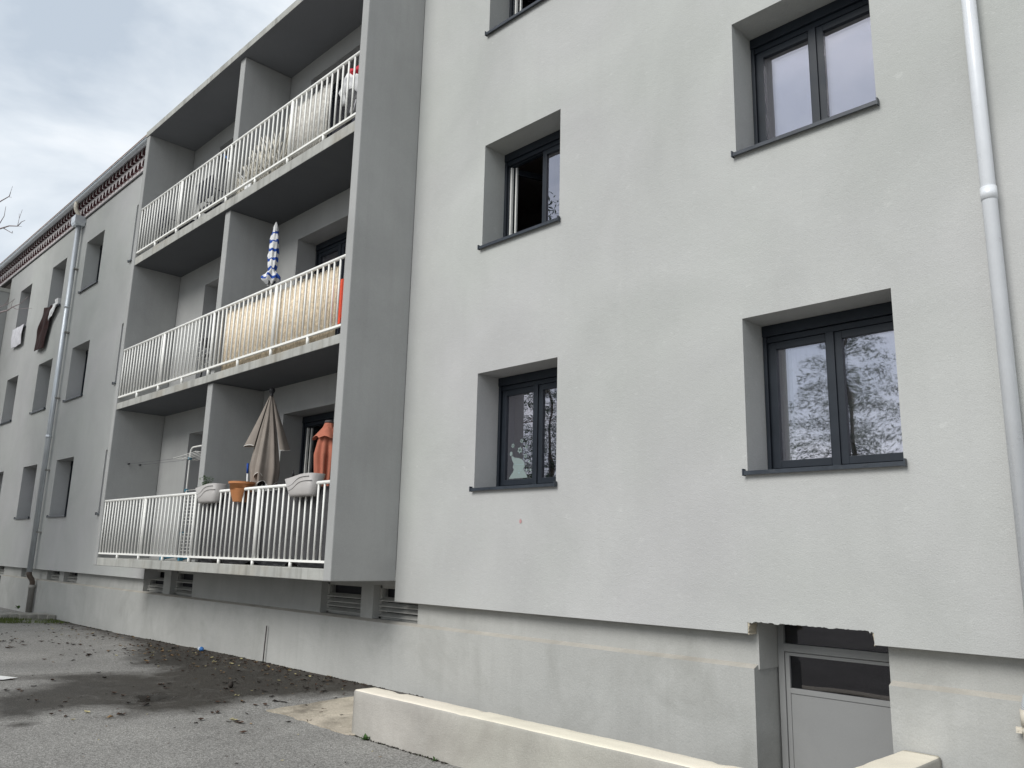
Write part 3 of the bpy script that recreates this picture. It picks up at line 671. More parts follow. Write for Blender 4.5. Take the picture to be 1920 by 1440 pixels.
# decorative eaves: two courses of arched tiles, strip, gutter, roof
eav = box('eaves_band', (-36.8, -0.02, 10.045), (X1, 0.3, 10.52), MORTAR, bld)
PIT = 0.2308
def tile_mesh(depth, h):
    mb = MB(); hw = PIT/2; r = 0.086; n = 10
    arc = [(-r*math.cos(math.pi*i/n), 0.135*math.sin(math.pi*i/n)**0.8) for i in range(n+1)]
    for i in range(n):      # front face cells above the arch and channel surface
        (xa, za), (xb, zb) = arc[i], arc[i+1]
        mb.add([(xa, -depth, za), (xb, -depth, zb), (xb, -depth, h), (xa, -depth, h)], [(0, 1, 2, 3)], 0)
        mb.add([(xa, -depth, za), (xa, 0, za), (xb, 0, zb), (xb, -depth, zb)], [(0, 1, 2, 3)], 1)
    for a, b_ in ((-hw, -r), (r, hw)):
        mb.add([(a, -depth, 0), (b_, -depth, 0), (b_, -depth, h), (a, -depth, h)], [(0, 1, 2, 3)], 0)
        mb.add([(a, -depth, 0), (b_, -depth, 0), (b_, 0, 0), (a, 0, 0)], [(0, 1, 2, 3)], 0)
    mb.add([(-r, -0.001, 0)]+[(x, -0.001, z) for x, z in arc]+[(r, -0.001, 0)], [tuple(range(len(arc)+2))], 1)
    mb.add([(-hw, -depth, h), (hw, -depth, h), (hw, 0, h), (-hw, 0, h)], [(0, 1, 2, 3)], 0)
    return mb
lo = tile_mesh(0.055, 0.200); up_ = tile_mesh(0.115, 0.200)
mlo = mup = None
nt = 70
for row, (tm, z, yy) in enumerate(((lo, 10.115, -0.022), (up_, 10.318, -0.022))):
    first = None
    for i in range(nt):
        x = FINL-0.12-PIT*(i+0.5)+(PIT/2 if row else 0)
        if first is None: q = tm.build('roof_tile', [MORTAR, MAROON], eav, (x, yy, z)); first = q.data
        else: q = link_mesh('roof_tile', first, eav, (x, yy, z))
MB().box((-36.8, -0.035, 10.015), (FINL, 0.1, 10.043)).build('drip_strip', MORTAR, eav)
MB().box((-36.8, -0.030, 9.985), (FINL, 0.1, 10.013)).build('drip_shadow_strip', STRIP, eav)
mb = MB(); gy0, gz0_, gr = -0.225, 10.47, 0.075; n = 10
prof = [(gy0+gr*math.cos(math.pi+math.pi*i/n), gz0_+gr*math.sin(math.pi+math.pi*i/n)) for i in range(n+1)]
prof = [(prof[0][0]-0.012, gz0_+0.004), (prof[0][0]-0.012, gz0_-0.010)]+prof+[(gy0+gr, gz0_+0.05)]
xs = [-36.8, X1]
for i in range(len(prof)-1):
    (ya, za), (yb, zb) = prof[i], prof[i+1]
    mb.add([(xs[0], ya, za), (xs[1], ya, za), (xs[1], yb, zb), (xs[0], yb, zb)], [(0, 1, 2, 3)], 0, True)
mb.build('gutter', ZINC, bld)
mb = MB(); mb.add([(-36.9, -0.31, 10.515), (X1+0.1, -0.31, 10.515), (X1+0.1, 4.6, 11.9), (-36.9, 4.6, 11.9), (-36.9, 9.6, 10.515), (X1+0.1, 9.6, 10.515)], [(0, 1, 2, 3), (3, 2, 5, 4)])
mb.add([(-36.9, -0.31, 10.49), (X1+0.1, -0.31, 10.49), (X1+0.1, -0.31, 10.514), (-36.9, -0.31, 10.514)], [(0, 1, 2, 3)])
mb.add([(-36.9, -0.31, 10.49), (X1+0.1, -0.31, 10.49), (X1+0.1, 0.3, 10.49), (-36.9, 0.3, 10.49)], [(0, 1, 2, 3)])
mb.build('roof', ROOF, bld)
# paint mark under the left window
mb = MB(); disc(mb, -5.95, 1.96, 0.018, 0.022, 0, 9, -0.0045); 
mb.build('paint_mark', PINKW, bld)

# ------------------------------------------------------------------ drain pipes
dp = thing('drainpipe', 'bright metal downpipe on the light facade at the right edge', 'drainpipe', (-1.43, -0.085, 0), 'downpipes on the facade')
MB().tube([(-1.43, -0.085, 0.98), (-1.43, -0.085, 10.2)], 0.047, 20).build('pipe', ALU, dp)
MB().tube([(-1.43, -0.085, 4.06), (-1.43, -0.085, 4.15)], 0.052, 20).build('collar', ALU, dp)
pts = []; rr = []
for i in range(40):
    a = i/39; s = a*a*(3-2*a)
    pts.append((-1.43-0.09*s, -0.085+0.10*s, 1.0-0.26*a)); rr.append(0.047+0.006*(1 if i % 2 else -1))
MB().tube(pts, rr, 16).build('flexible_elbow', ALU, dp)
MB().tube([(-1.52, 0.013, -0.1), (-1.52, 0.013, 0.70)], 0.052, 18).build('lower_pipe', PVCB, dp)
MB().tube([(-1.52, 0.013, 0.66), (-1.52, 0.013, 0.755)], 0.060, 18).build('socket', PVCB, dp)
mb = MB().tube([(-1.52, 0.013, 0.615), (-1.52, 0.013, 0.645)], 0.058, 18).box((-1.61, 0.005, 0.612), (-1.565, 0.022, 0.648)); mb.tube([(-1.60, 0.0, 0.63), (-1.60, 0.075, 0.63)], 0.008, 8); mb.build('clamp', PVCB, dp)
for z in (2.6, 5.4, 8.2): MB().box((-1.44, -0.045, z), (-1.42, 0.0, z+0.025)).build('bracket', ZINC, dp)

dp = thing('drainpipe', 'zinc downpipe with rainwater hopper at the far left of the facade', 'drainpipe', (-22.35, -0.11, 0), 'downpipes on the facade')
px, py = -22.32, -0.115
MB().tube([(px, py, 0.98), (px, py, 9.80)], 0.062, 14).build('pipe', ZINC, dp)
for z in (7.55, 4.2): MB().tube([(px, py, z), (px, py, z+0.08)], 0.069, 14).build('collar', ZINC, dp)
mb = MB(); a4 = [(-0.13, -0.12), (0.13, -0.12), (0.13, 0.10), (-0.13, 0.10)]; b4 = [(-0.17, -0.15), (0.17, -0.15), (0.17, 0.105), (-0.17, 0.105)]
mb.add([(px+x, py+y, 9.78) for x, y in a4]+[(px+x, py+y, 9.85) for x, y in b4]+[(px+x, py+y, 10.03) for x, y in b4], [(0, 1, 2, 3), (8, 9, 10, 11)]+[(i+j*4, (i+1) % 4+j*4, 4+(i+1) % 4+j*4, 4+i+j*4) for i in range(4) for j in range(2)])
mb.build('hopper', ZINC, dp)
MB().tube([(px, -0.24, 10.42), (px, -0.25, 10.30), (px+0.01, -0.24, 10.22), (px+0.02, -0.18, 10.12), (px+0.02, -0.15, 10.06), (px+0.02, -0.13, 9.98)], 0.05, 12).build('swan_neck', PVCB, dp)
MB().tube([(px, py, 1.0), (px, py, 0.93), (px, -0.09, 0.87), (px, -0.04, 0.80), (px, -0.02, 0.74), (px, -0.015, 0.62)], 0.058, 12).build('elbow', RUSTD, dp)
MB().tube([(px, -0.015, -0.05), (px, -0.015, 0.60), (px, -0.015, 0.605), (px, -0.015, 0.68)], [0.068, 0.068, 0.08, 0.08], 14).build('lower_pipe', CASTIRON, dp)
for z in (8.6, 6.9, 5.2, 3.4, 1.9): MB().box((px-0.02, py, z), (px+0.10, 0.0, z+0.03)).build('bracket', CASTIRON, dp)

# ------------------------------------------------------------------ low walls and stair well
ZT = 0.386; HW = 0.1275; RB_ = 0.022
prof = [(-HW, -1.0), (-HW, -0.02), (-HW, 0.05), (-HW, 0.13), (-HW, 0.21), (-HW, 0.29), (-HW, ZT-RB_), (-HW+RB_*0.3, ZT-RB_*0.3), (-HW+RB_, ZT), (-0.04, ZT), (0.04, ZT), (HW-RB_, ZT), (HW-RB_*0.3, ZT-RB_*0.3), (HW, ZT-RB_), (HW, 0.2), (HW, 0.0), (HW, -1.0)]
path = [(-6.56+4.355*i/90, -1.3625) for i in range(91)]+[(-2.205, -1.3625+1.42*i/30) for i in range(1, 31)]
mb = MB(); npf = len(prof)
for i, (x, y) in enumerate(path):
    k = 90
    if i < k: nx_, ny_ = 0.0, 1.0
    elif i == k: nx_, ny_ = -1.0, 1.0
    else: nx_, ny_ = -1.0, 0.0
    for j, (d_, z) in enumerate(prof):
        q = Vector((x*3+d_*4, y*3, z*4)); w_ = 0.005*noise.noise(q)+0.003*noise.noise(q*4)
        ch = 0.0
        if 6 <= j <= 8 or 11 <= j <= 13: ch = max(0, noise.noise(Vector((x*5, y*5+j*0.2, 7)))-0.42)*0.06
        dd = d_*(1+w_/HW)-math.copysign(ch, d_)*(1 if abs(d_) > 0.09 else 0)
        mb.v.append((x+nx_*dd, y+ny_*dd, z+(w_*0.6 if z > 0 else 0)-(ch if z > ZT-0.01 else 0)))
for i in range(len(path)-1):
    for j in range(npf-1): mb.f.append([i*npf+j, (i+1)*npf+j, (i+1)*npf+j+1, i*npf+j+1]); mb.m.append(1 if 7 <= j <= 11 else 0); mb.sm.append(True)
mb.f.append(list(range(npf))); mb.m.append(0); mb.sm.append(False); mb.f.append(list(range((len(path)-1)*npf, len(path)*npf))[::-1]); mb.m.append(0); mb.sm.append(False)
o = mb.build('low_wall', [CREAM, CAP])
tag(o, 'cream painted low concrete wall around the cellar steps', 'wall')
mb = MB(); nst = 6
for i in range(nst):
    x = -6.50+0.28*i; mb.box((x, -1.234, -1.1), (x+0.278, 0.06, 0.0-0.158*(i+0)-0.01))
mb.box((-6.50+0.28*nst, -1.234, -1.1), (-2.345, 0.60, -0.95))
tag(mb.build('cellar_steps', STEPC), kind='structure')
tag(MB().tube([(-11.05, 0.030, 0.0), (-11.045, 0.033, 0.3), (-11.035, 0.036, 0.56)], 0.009, 8).build('metal_rod', STEEL), 'thin dark metal rod standing against the plinth', 'rod')
mb = MB(); random.seed(77)
for i in range(2600):
    if i % 3 == 0: x = -6.6+4.5*random.random(); y = -1.492-abs(random.gauss(0, 0.012)); z = 0.0
    else: x = -20+13.4*random.random(); y = 0.066-abs(random.gauss(0, 0.02)); z = gz(x, y)
    if noise.noise(Vector((x*1.7, y*2, 4))) < -0.15: continue
    p = Vector((x, y, z)); s_ = random.uniform(0.006, 0.018); e1 = Vector((random.uniform(-1, 1), random.uniform(-1, 1), random.uniform(0, 1))).normalized()*s_; e2 = e1.orthogonal().normalized()*s_*0.6
    mb.add([p-e1*0.3, p+e2, p+e1, p-e2], [(0, 1, 2, 3)], 0 if random.random() < 0.75 else 1)
tag(mb.build('moss', [LDARK, plain('moss_green', (0.035, 0.045, 0.018), rough=1.0)]), 'dark moss and grit along the wall feet', 'moss', kind='stuff')
# bottle
bt = thing('plastic_bottle', 'crushed clear plastic bottle with blue label by the wall foot', 'bottle', (-12.75, 0.0, 0.05))
d = Vector((0.93, -0.25, 0.05)).normalized(); c = Vector((-12.85, -0.06, 0.082))
MB().tube([c-d*0.15, c-d*0.12, c-d*0.05, c+d*0.02], [0.026, 0.036, 0.033, 0.034], 12).build('body', CLEAR, bt)
MB().tube([c+d*0.021, c+d*0.06, c+d*0.09, c+d*0.12, c+d*0.14], [0.036, 0.034, 0.024, 0.014, 0.014], 12).build('neck', BLUEP, bt)

# weeds
def weed(loc, n, s, label):
    random.seed(int(abs(loc[0])*100)); mb = MB()
    for i in range(n):
        a = random.random()*6.28; l = s*random.uniform(0.5, 1.1); t_ = random.uniform(0.3, 1.1)
        d = Vector((math.cos(a)*math.cos(t_), math.sin(a)*math.cos(t_), math.sin(t_))); sd_ = d.cross(Vector((0, 0, 1))).normalized()*l*0.22; p = Vector(loc)
        mb.add([p, p+d*l*0.5+sd_, p+d*l-Vector((0, 0, l*0.12)), p+d*l*0.5-sd_], [(0, 1, 2, 3)])
    tag(mb.build('weed', LEAFG), label, 'weed', 'weeds in the pavement joints')
weed((-6.30, -1.52, 0.0), 16, 0.07, 'small green weed at the foot of the cream wall')
weed((-7.35, -0.30, 0.05), 14, 0.07, 'small green weed in the joint of the concrete apron')
weed((-5.35, -1.515, 0.0), 12, 0.045, 'tiny weed sprouting farther along the cream wall foot')
weed((-22.75, -0.12, 0.1), 7, 0.16, 'spindly weed beside the zinc downpipe foot')

# ------------------------------------------------------------------ lower balcony things
def parasol(label, loc, top, flo, body, flaps, mat, trim=None, tipmat=BLACKP, ball=True, seed=1, cap=None):
    """closed parasol: body = [(depth below top, radius)], flaps = [(angle, half width, length, radius)]"""
    px, py = loc; t_ = thing('parasol', label, 'parasol', (px, py, flo), 'closed parasols on the balconies')
    def lerp(tab, d):
        for (a, ra), (b2, rb) in zip(tab, tab[1:]):
            if a <= d <= b2: return ra+(rb-ra)*(d-a)/(b2-a)
        return tab[-1][1]
    nT, nS = 80, 26; mb = MB(); ln = body[-1][0]
    for j in range(nS+1):
        q = j/nS
        for i in range(nT):
            th = 2*math.pi*i/nT; r = lerp(body, ln*q)
            r *= 1+min(1, q*2.5)*(0.20*math.cos(8*th+1.1*math.sin(2*th+seed))+0.06*math.sin(13*th+3*q+seed))
            mb.v.append((px+r*math.cos(th), py+r*math.sin(th), top-ln*q+0.05*q*q*math.sin(4*th+seed)))
    for j in range(nS):
        for i in range(nT): mb.f.append([j*nT+i, j*nT+(i+1) % nT, (j+1)*nT+(i+1) % nT, (j+1)*nT+i]); mb.m.append(0); mb.sm.append(True)
    hem = [mb.v[nS*nT+i] for i in range(nT)]
    mb.build('canopy', mat, t_)
    if trim: MB().tube(hem+[hem[0]], 0.005, 5).build('hem_trim', trim, t_)
    for (an, hw, fl, fr_) in flaps:
        mb = MB(); nA, nB = 30, 16; full = hw > 3
        for j in range(nB+1):
            q = j/nB
            for i in range(nA+1):
                u_ = i/nA*2-1; th = an+u_*hw*(1 if full else (1-0.25*q))
                e_ = (1-abs(u_)**2.2) if not full else 0.75+0.25*math.cos(4*th+seed)
                r = 0.022+fr_*q*(0.62+0.38*e_)*(1+0.10*q*math.cos(7*th+seed)); dz = fl*q*(1+0.05*(1-e_)) - (0.05*q*(1-e_) if full else 0)
                mb.v.append((px+r*math.cos(th), py+r*math.sin(th), top-0.004-dz+0.02*q*math.sin(6*th)))
        for j in range(nB):
            for i in range(nA): mb.f.append([j*(nA+1)+i, j*(nA+1)+i+1, (j+1)*(nA+1)+i+1, (j+1)*(nA+1)+i]); mb.m.append(0); mb.sm.append(True)
        hem = [mb.v[nB*(nA+1)+i] for i in range(nA+1)]; mb.build('flap', mat, t_)
        if trim: MB().tube(hem, 0.005, 5).build('hem_trim', trim, t_)
    MB().tube([(px, py, flo), (px, py, top-0.02)], 0.019, 10).build('pole', BLACKP, t_)
    if ball:
        MB().tube([(px, py, top-0.03), (px, py, top+0.0), (px, py, top+0.015), (px, py, top+0.04), (px, py, top+0.07), (px, py, top+0.095), (px, py, top+0.105)], [0.025, 0.025, 0.02, 0.038, 0.045, 0.032, 0.006], 14).build('finial', tipmat, t_)
    else: MB().tube([(px, py, top-0.02), (px, py, top+0.01), (px, py, top+0.02)], [0.06, 0.055, 0.02], 14).build('finial', tipmat, t_)
    MB().tube([(px, py, flo), (px, py, flo+0.06), (px, py, flo+0.07), (px, py, flo+0.25)], [0.22, 0.20, 0.04, 0.03], 16).build('base', BLACKP, t_)
parasol('closed taupe parasol with white piping on the lowest balcony', (-10.46, -0.50), 3.76, 1.42, [(0, 0.015), (0.3, 0.065), (0.75, 0.135), (1.05, 0.175), (1.27, 0.155)],
        [(rad(228), 0.62, 0.72, 0.275), (rad(52), 0.62, 0.76, 0.29), (rad(300), 0.5, 1.12, 0.20)], TAUPE, TRIM, seed=4)
parasol('closed terracotta parasol beside the right balcony fin', (-8.90, -0.50), 3.22, 1.42, [(0, 0.05), (0.2, 0.11), (0.42, 0.135), (0.75, 0.11), (1.1, 0.09)],
        [(0.0, 3.1416, 0.22, 0.165)], TERRA, None, STEEL, False, seed=9)
o = MB().box((-8.55, -0.62, 1.42), (-8.43, -0.58, 2.66)).build('wooden_board', WOODP); tag(o, 'pale wooden board upright behind the railing beside terracotta parasol', 'board')

def planter(cx, label, z=2.245, plant=False):
    t_ = thing('planter', label, 'planter', (cx, -0.86, z), 'grey railing planters')
    n = 36; mb = MB()
    def sup(hw, hd, zf):
        out = []
        for i in range(n):
            a = 2*math.pi*i/n; ca_, sa_ = math.cos(a), math.sin(a)
            x = hw*math.copysign(abs(ca_)**0.55, ca_); y_ = hd*math.copysign(abs(sa_)**0.55, sa_); out.append((cx+x, -0.87+y_, zf(x)))
        return out
    wave = lambda x: z+0.235+0.026*math.tanh(x*6)
    A = sup(0.245, 0.085, lambda x: z); B = sup(0.255, 0.095, lambda x: z+0.03); C_ = sup(0.33, 0.135, wave); D_ = sup(0.315, 0.122, lambda x: wave(x)-0.004); E_ = sup(0.29, 0.11, lambda x: z+0.16)
    rings = [A, B, C_, D_, E_]; mb.v = [p for r in rings for p in r]
    for j in range(4):
        for i in range(n): mb.f.append([j*n+i, j*n+(i+1) % n, (j+1)*n+(i+1) % n, (j+1)*n+i]); mb.m.append(0); mb.sm.append(j in (0, 1))
    mb.f.append(list(range(n))[::-1]); mb.m.append(0); mb.sm.append(False); mb.f.append(list(range(4*n, 5*n))); mb.m.append(0); mb.sm.append(False)
    mb.build('tub', PLANTERM, t_)
    for k, zo in enumerate((0.17, 0.12)):
        pts = []
        for i in range(25):
            x = -0.27+0.54*i/24+0.02*k; zz = zo+0.05*math.tanh((x+0.02)*9)+0.02*x; hd = 0.095+0.04*(zz-0.03)/0.215; hw = 0.255+0.075*(zz-0.03)/0.215
            q = max(0.0, 1-abs(x/hw)**3.636) if abs(x) < hw else 0
            pts.append((cx+x, -0.87-hd*q**0.275-0.001, z+zz))
        MB().tube(pts, 0.004, 5).build('moulding', PLANTERL, t_)
    return t_
pl = planter(-11.28, 'grey railing planter with a small green plant, left of the terracotta pot')
planter(-8.76, 'grey railing planter without plant, below the terracotta parasol', 2.25)
random.seed(2); mb = MB()
for i in range(130):
    p = Vector((-11.48+random.gauss(0, 0.05), -0.85+random.gauss(0, 0.04), 2.47+random.random()*0.16)); a = random.random()*6.28
    d = Vector((math.cos(a), math.sin(a), random.uniform(-0.3, 0.6))).normalized()*0.04; s_ = d.cross(Vector((0, 0, 1))).normalized()*0.016
    mb.add([p, p+d*0.5+s_, p+d, p+d*0.5-s_], [(0, 1, 2, 3)])
tag(mb.build('potted_plant', LEAFG), 'small leafy green plant growing in the left grey planter', 'plant')
# saddle pot
t_ = thing('flower_pot', 'terracotta coloured saddle pot straddling the lowest white railing', 'pot', (-10.40, -0.85, 2.25))
cx, cy = -10.40, -0.85; n = 28
mb = MB(); rg = [(0.150, 2.395), (0.158, 2.47), (0.175, 2.472), (0.175, 2.502), (0.158, 2.502), (0.150, 2.46)]
for r_, z_ in rg:
    for i in range(n): mb.v.append((cx+r_*math.cos(2*math.pi*i/n), cy+r_*math.sin(2*math.pi*i/n), z_))
for j in range(len(rg)-1):
    for i in range(n): mb.f.append([j*n+i, j*n+(i+1) % n, (j+1)*n+(i+1) % n, (j+1)*n+i]); mb.m.append(0); mb.sm.append(j in (0,))
mb.f.append(list(range(5*n, 6*n))); mb.m.append(0); mb.sm.append(False)
mb.f.append(list(range(n))[::-1]); mb.m.append(0); mb.sm.append(False)
mb.build('rim', POTM, t_)
for sgn in (-1, 1):
    mb = MB(); m2 = 14; up2, lo2 = [], []
    for i in range(m2+1):
        a = math.pi*i/m2; up2.append((cx+0.150*math.cos(a), cy+sgn*(0.030+0.120*math.sin(a)), 2.41)); lo2.append((cx+0.09*math.cos(a), cy+sgn*(0.032+0.065*math.sin(a)), 2.235))
    L2 = len(up2); mb.add(up2+lo2, [(i, i+1, L2+i+1, L2+i) for i in range(L2-1)], 0, True); mb.add(up2+lo2, [(0, L2-1, 2*L2-1, L2), tuple(range(L2, 2*L2))])
    mb.build('leg', POTM, t_)
# privacy mesh along the lowest railing
mb = MB(); nx_, nz_ = 120, 14
for j in range(nz_+1):
    for i in range(nx_+1):
        x = -11.66+3.46*i/nx_; z = 1.435+0.93*j/nz_
        z += (0.03*math.sin(x*6.7)+0.02*math.sin(x*13)) if j == 0 else 0
        y_ = -0.795+0.010*noise.noise(Vector((x*4, z*5, 1)))+0.012*math.sin(x*21)*(0.4 if j > 2 else 1)
        if j < 2: y_ += 0.05*noise.noise(Vector((x*2.5, j, 4)))
        mb.v.append((x, y_, z))
for j in range(nz_):
    for i in range(nx_): mb.f.append([j*(nx_+1)+i, j*(nx_+1)+i+1, (j+1)*(nx_+1)+i+1, (j+1)*(nx_+1)+i]); mb.m.append(0); mb.sm.append(True)
tag(mb.build('privacy_screen', MESHM), 'dark grey fabric privacy screen behind the lowest railing', 'screen')
# broom handle with blue grip
t_ = thing('broom', 'white broom handle with blue grip left of the taupe parasol', 'broom', (-10.80, -0.55, 1.42))
MB().tube([(-10.83, -0.50, 1.55), (-10.77, -0.60, 2.66)], 0.012, 8).build('stick', WHITEC, t_)
MB().tube([(-10.77, -0.60, 2.66), (-10.762, -0.612, 2.80)], 0.015, 8).build('grip', BLUEC, t_)
MB().box((-10.95, -0.54, 1.42), (-10.70, -0.46, 1.56)).build('head', BLUEP, t_)
t_ = thing('rake', 'wooden tool handle between taupe parasol and right grey planter', 'tool', (-9.62, -0.5, 1.42))
MB().tube([(-9.65, -0.45, 1.5), (-9.60, -0.55, 2.55)], 0.013, 8).build('handle', WOODP, t_)
MB().tube([(-9.60, -0.55, 2.55), (-9.595, -0.56, 2.64)], [0.02, 0.008], 8).build('tip', BLACKP, t_)
MB().box((-9.75, -0.48, 1.42), (-9.55, -0.42, 1.5)).build('head', STEEL, t_)
# tall drying rack
t_ = thing('drying_rack', 'tall white tubular drying rack with blue joints at the left lower balcony', 'drying rack', (-13.2, -0.3, 1.42))
ax, bx = -13.50, -12.80; yy = -0.28
pts = [(ax, yy, 1.46), (ax, yy, 3.16)]+[(ax+0.11-0.11*math.cos(a*math.pi/12), yy, 3.16+0.11*math.sin(a*math.pi/12)) for a in range(1, 7)]+[(bx-0.11+0.11*math.sin(a*math.pi/12), yy, 3.16+0.11*math.cos(a*math.pi/12)) for a in range(0, 7)]+[(bx, yy, 1.46)]
MB().tube(pts, 0.014, 8).build('frame', RAILW, t_)
for z, dz in ((3.08, 0.05), (2.55, 0), (1.85, 0)):
    mb = MB()
    if dz:
        for q in range(7): mb.tube([(ax-0.12, yy-0.22+q*0.065, z), (bx+0.02, yy-0.22+q*0.065, z+dz)], 0.004, 5)
        mb.tube([(ax-0.12, yy-0.23, z), (ax-0.12, yy+0.18, z)], 0.006, 5); mb.tube([(bx+0.02, yy-0.23, z+dz), (bx+0.02, yy+0.18, z+dz)], 0.006, 5)
    else:
        for q in range(11): mb.tube([(ax+0.05, yy-0.02, z-0.055*q), (bx-0.03, yy-0.02, z-0.055*q)], 0.0045, 5)
        mb.tube([(ax+0.05, yy-0.02, z), (ax+0.05, yy-0.02, z-0.56)], 0.007, 5); mb.tube([(bx-0.03, yy-0.02, z), (bx-0.03, yy-0.02, z-0.56)], 0.007, 5)
    mb.build('shelf_wires', RAILW, t_)
    for x in (ax, bx): MB().box((x-0.022, yy-0.025, z-0.015), (x+0.022, yy+0.025, z+0.025)).build('joint', TEAL, t_)
for x in (ax, bx):
    mb = MB().tube([(x, yy-0.26, 1.445), (x, yy, 1.49), (x, yy+0.22, 1.445)], 0.016, 6).box((x-0.03, yy-0.31, 1.42), (x+0.03, yy-0.25, 1.50)); mb.build('foot', TEAL, t_)
# clothes lines with hooks
for yh in (-0.565, -0.366):
    t_ = thing('clothes_line', 'thin clothes line on dark hooks across the lower left balcony, %s' % ('nearer the railing' if yh < -0.5 else 'nearer the back wall'), 'clothes line', (-15.46, yh, 3.09))
    MB().tube([(-15.47, yh, 3.09), (-15.40, yh, 3.09)], 0.014, 6).build('hook', BLACKP, t_)
    MB().tube([(-15.40, yh, 3.09), (-13.6, yh, 3.05), (-11.72, yh, 3.09)], 0.003, 5).build('line', WETM, t_)

# ------------------------------------------------------------------ middle balcony things
t_ = thing('parasol', 'closed blue and white striped beach parasol on the middle balcony', 'parasol', (-10.87, -0.45, 4.165))
px, py = -10.87, -0.45; top, bot = 6.50, 5.52; nT, nS = 40, 44; random.seed(3)
prf = [(0, 0.008), (0.08, 0.032), (0.3, 0.062), (0.55, 0.075), (0.72, 0.068), (0.80, 0.050), (0.84, 0.075), (0.90, 0.125), (0.95, 0.118), (1.0, 0.07)]
def pr(s):
    for (a, ra), (b_, rb) in zip(prf, prf[1:]):
        if a <= s <= b_: return ra+(rb-ra)*(s-a)/(b_-a)
    return prf[-1][1]
mb = MB()
for j in range(nS+1):
    s = j/nS
    for i in range(nT):
        th = 2*math.pi*i/nT; r_ = pr(s)*(1+0.20*math.sin(8*th+3*s)*s+0.22*noise.noise(Vector((math.cos(th)*2, math.sin(th)*2, s*9))))
        mb.v.append((px+r_*math.cos(th), py+r_*math.sin(th), top-(top-bot)*s+0.03*math.sin(5*th)*s*s))
for j in range(nS):
    for i in range(nT):
        s = (j+0.5)/nS+0.015*math.sin(2*math.pi*i/nT*2+j); st = 1 if (s > 0.15 and ((s-0.16) % 0.145) < 0.055) else 0
        mb.f.append([j*nT+i, j*nT+(i+1) % nT, (j+1)*nT+(i+1) % nT, (j+1)*nT+i]); mb.m.append(st); mb.sm.append(True)
mb.build('canopy', [WHITEC, BLUEC], t_)
MB().tube([(px, py, 4.165), (px, py, 6.45)], 0.016, 8).build('pole', RAILW, t_)
MB().tube([(px, py, 4.165), (px, py, 4.25), (px, py, 4.26), (px, py, 4.45)], [0.2, 0.18, 0.03, 0.03], 14).build('base', WHITEC, t_)
# reed screen
mb = MB(); random.seed(8); x = -11.50
while x < -8.43:
    r_ = random.uniform(0.008, 0.013); yb = -0.79+random.uniform(-0.004, 0.004); lean = random.uniform(-0.006, 0.006)
    mb.tube([(x, yb, 4.19+random.uniform(0, 0.03)), (x+lean, yb+random.uniform(-0.004, 0.004), 4.7), (x+lean*2, yb, 5.115+random.uniform(-0.03, 0.02))], r_, 5, cap=True); x += r_*1.95
t_ = thing('reed_screen', 'straw coloured reed screen behind the middle balcony railing', 'screen', (-9.9, -0.79, 4.165))
tag(mb.build('reeds', REED, t_), kind='stuff')
mb = MB()
for z in (4.4, 4.65, 4.9): mb.tube([(-11.5, -0.775, z), (-8.29, -0.775, z)], 0.003, 5)
mb.build('binding_wire', STEEL, t_)
# orange red plastic seat end
t_ = thing('plastic_chair', 'orange red plastic chair back at the right end of middle balcony', 'chair', (-8.4, -0.55, 4.165))
mb = MB(); n = 20; o = []
for i in range(n):
    a = 2*math.pi*i/n; ca_, sa_ = math.cos(a), math.sin(a)
    o.append((-8.36+0.20*math.copysign(abs(ca_)**0.5, ca_), 4.62+0.29*math.copysign(abs(sa_)**0.5, sa_)))
mb.add([(x, -0.815, z) for x, z in o]+[(x, -0.797, z) for x, z in o], [tuple(range(n)), tuple(range(n, 2*n))[::-1]]+[(i, (i+1) % n, n+(i+1) % n, n+i) for i in range(n)])
for v_i, v_ in enumerate(mb.v): mb.v[v_i] = (max(-8.415, min(v_[0], -8.285)), v_[1], v_[2])
mb.build('backrest', REDP, t_, bevel=0.004)
for x in (-8.40, -8.30): MB().tube([(x, -0.806, 4.4), (x, -0.806, 4.17)], 0.012, 6).build('leg', BLACKP, t_)

def chair(x, y, z, ang, label, mat=DARKB, h=0.92, w=0.46):
    t_ = thing('balcony_chair', label, 'chair', (x, y, z), 'dark balcony chairs')
    ca_, sa_ = math.cos(ang), math.sin(ang)
    def T(p): return (x+p[0]*ca_-p[1]*sa_, y+p[0]*sa_+p[1]*ca_, z+p[2])
    def bx(a, b_, name):
        mb = MB().box(a, b_); mb.v = [T(p) for p in mb.v]; mb.build(name, mat, t_)
    hw = w/2
    for sx in (-1, 1):
        for (y0, y1) in ((-0.20, -0.24), (0.20, 0.24)):
            MB().tube([T((sx*hw, y1, 0)), T((sx*hw, y0, 0.44))], 0.013, 6).build('leg', mat, t_)
        MB().tube([T((sx*hw, 0.20, 0.44)), T((sx*hw, 0.28, h))], 0.014, 6).build('upright', mat, t_)
        MB().tube([T((sx*hw, -0.2, 0.44)), T((sx*hw, -0.2, 0.64)), T((sx*hw, 0.23, 0.66))], 0.012, 6).build('armrest', mat, t_)
    bx((-hw, -0.22, 0.43), (hw, 0.21, 0.46), 'seat')
    mb = MB(); mb.add([T(p) for p in ((-hw, 0.225, 0.55), (hw, 0.225, 0.55), (hw, 0.275, h), (-hw, 0.275, h), (-hw, 0.240, 0.55), (hw, 0.240, 0.55), (hw, 0.290, h), (-hw, 0.290, h))], [(0, 1, 2, 3), (4, 7, 6, 5), (0, 4, 5, 1), (1, 5, 6, 2), (2, 6, 7, 3), (3, 7, 4, 0)])
    mb.build('backrest', mat, t_)
    return t_
chair(-12.25, -0.42, 4.165, rad(200), 'black chair behind the railing left of the reed screen', BLACKP, 0.70)
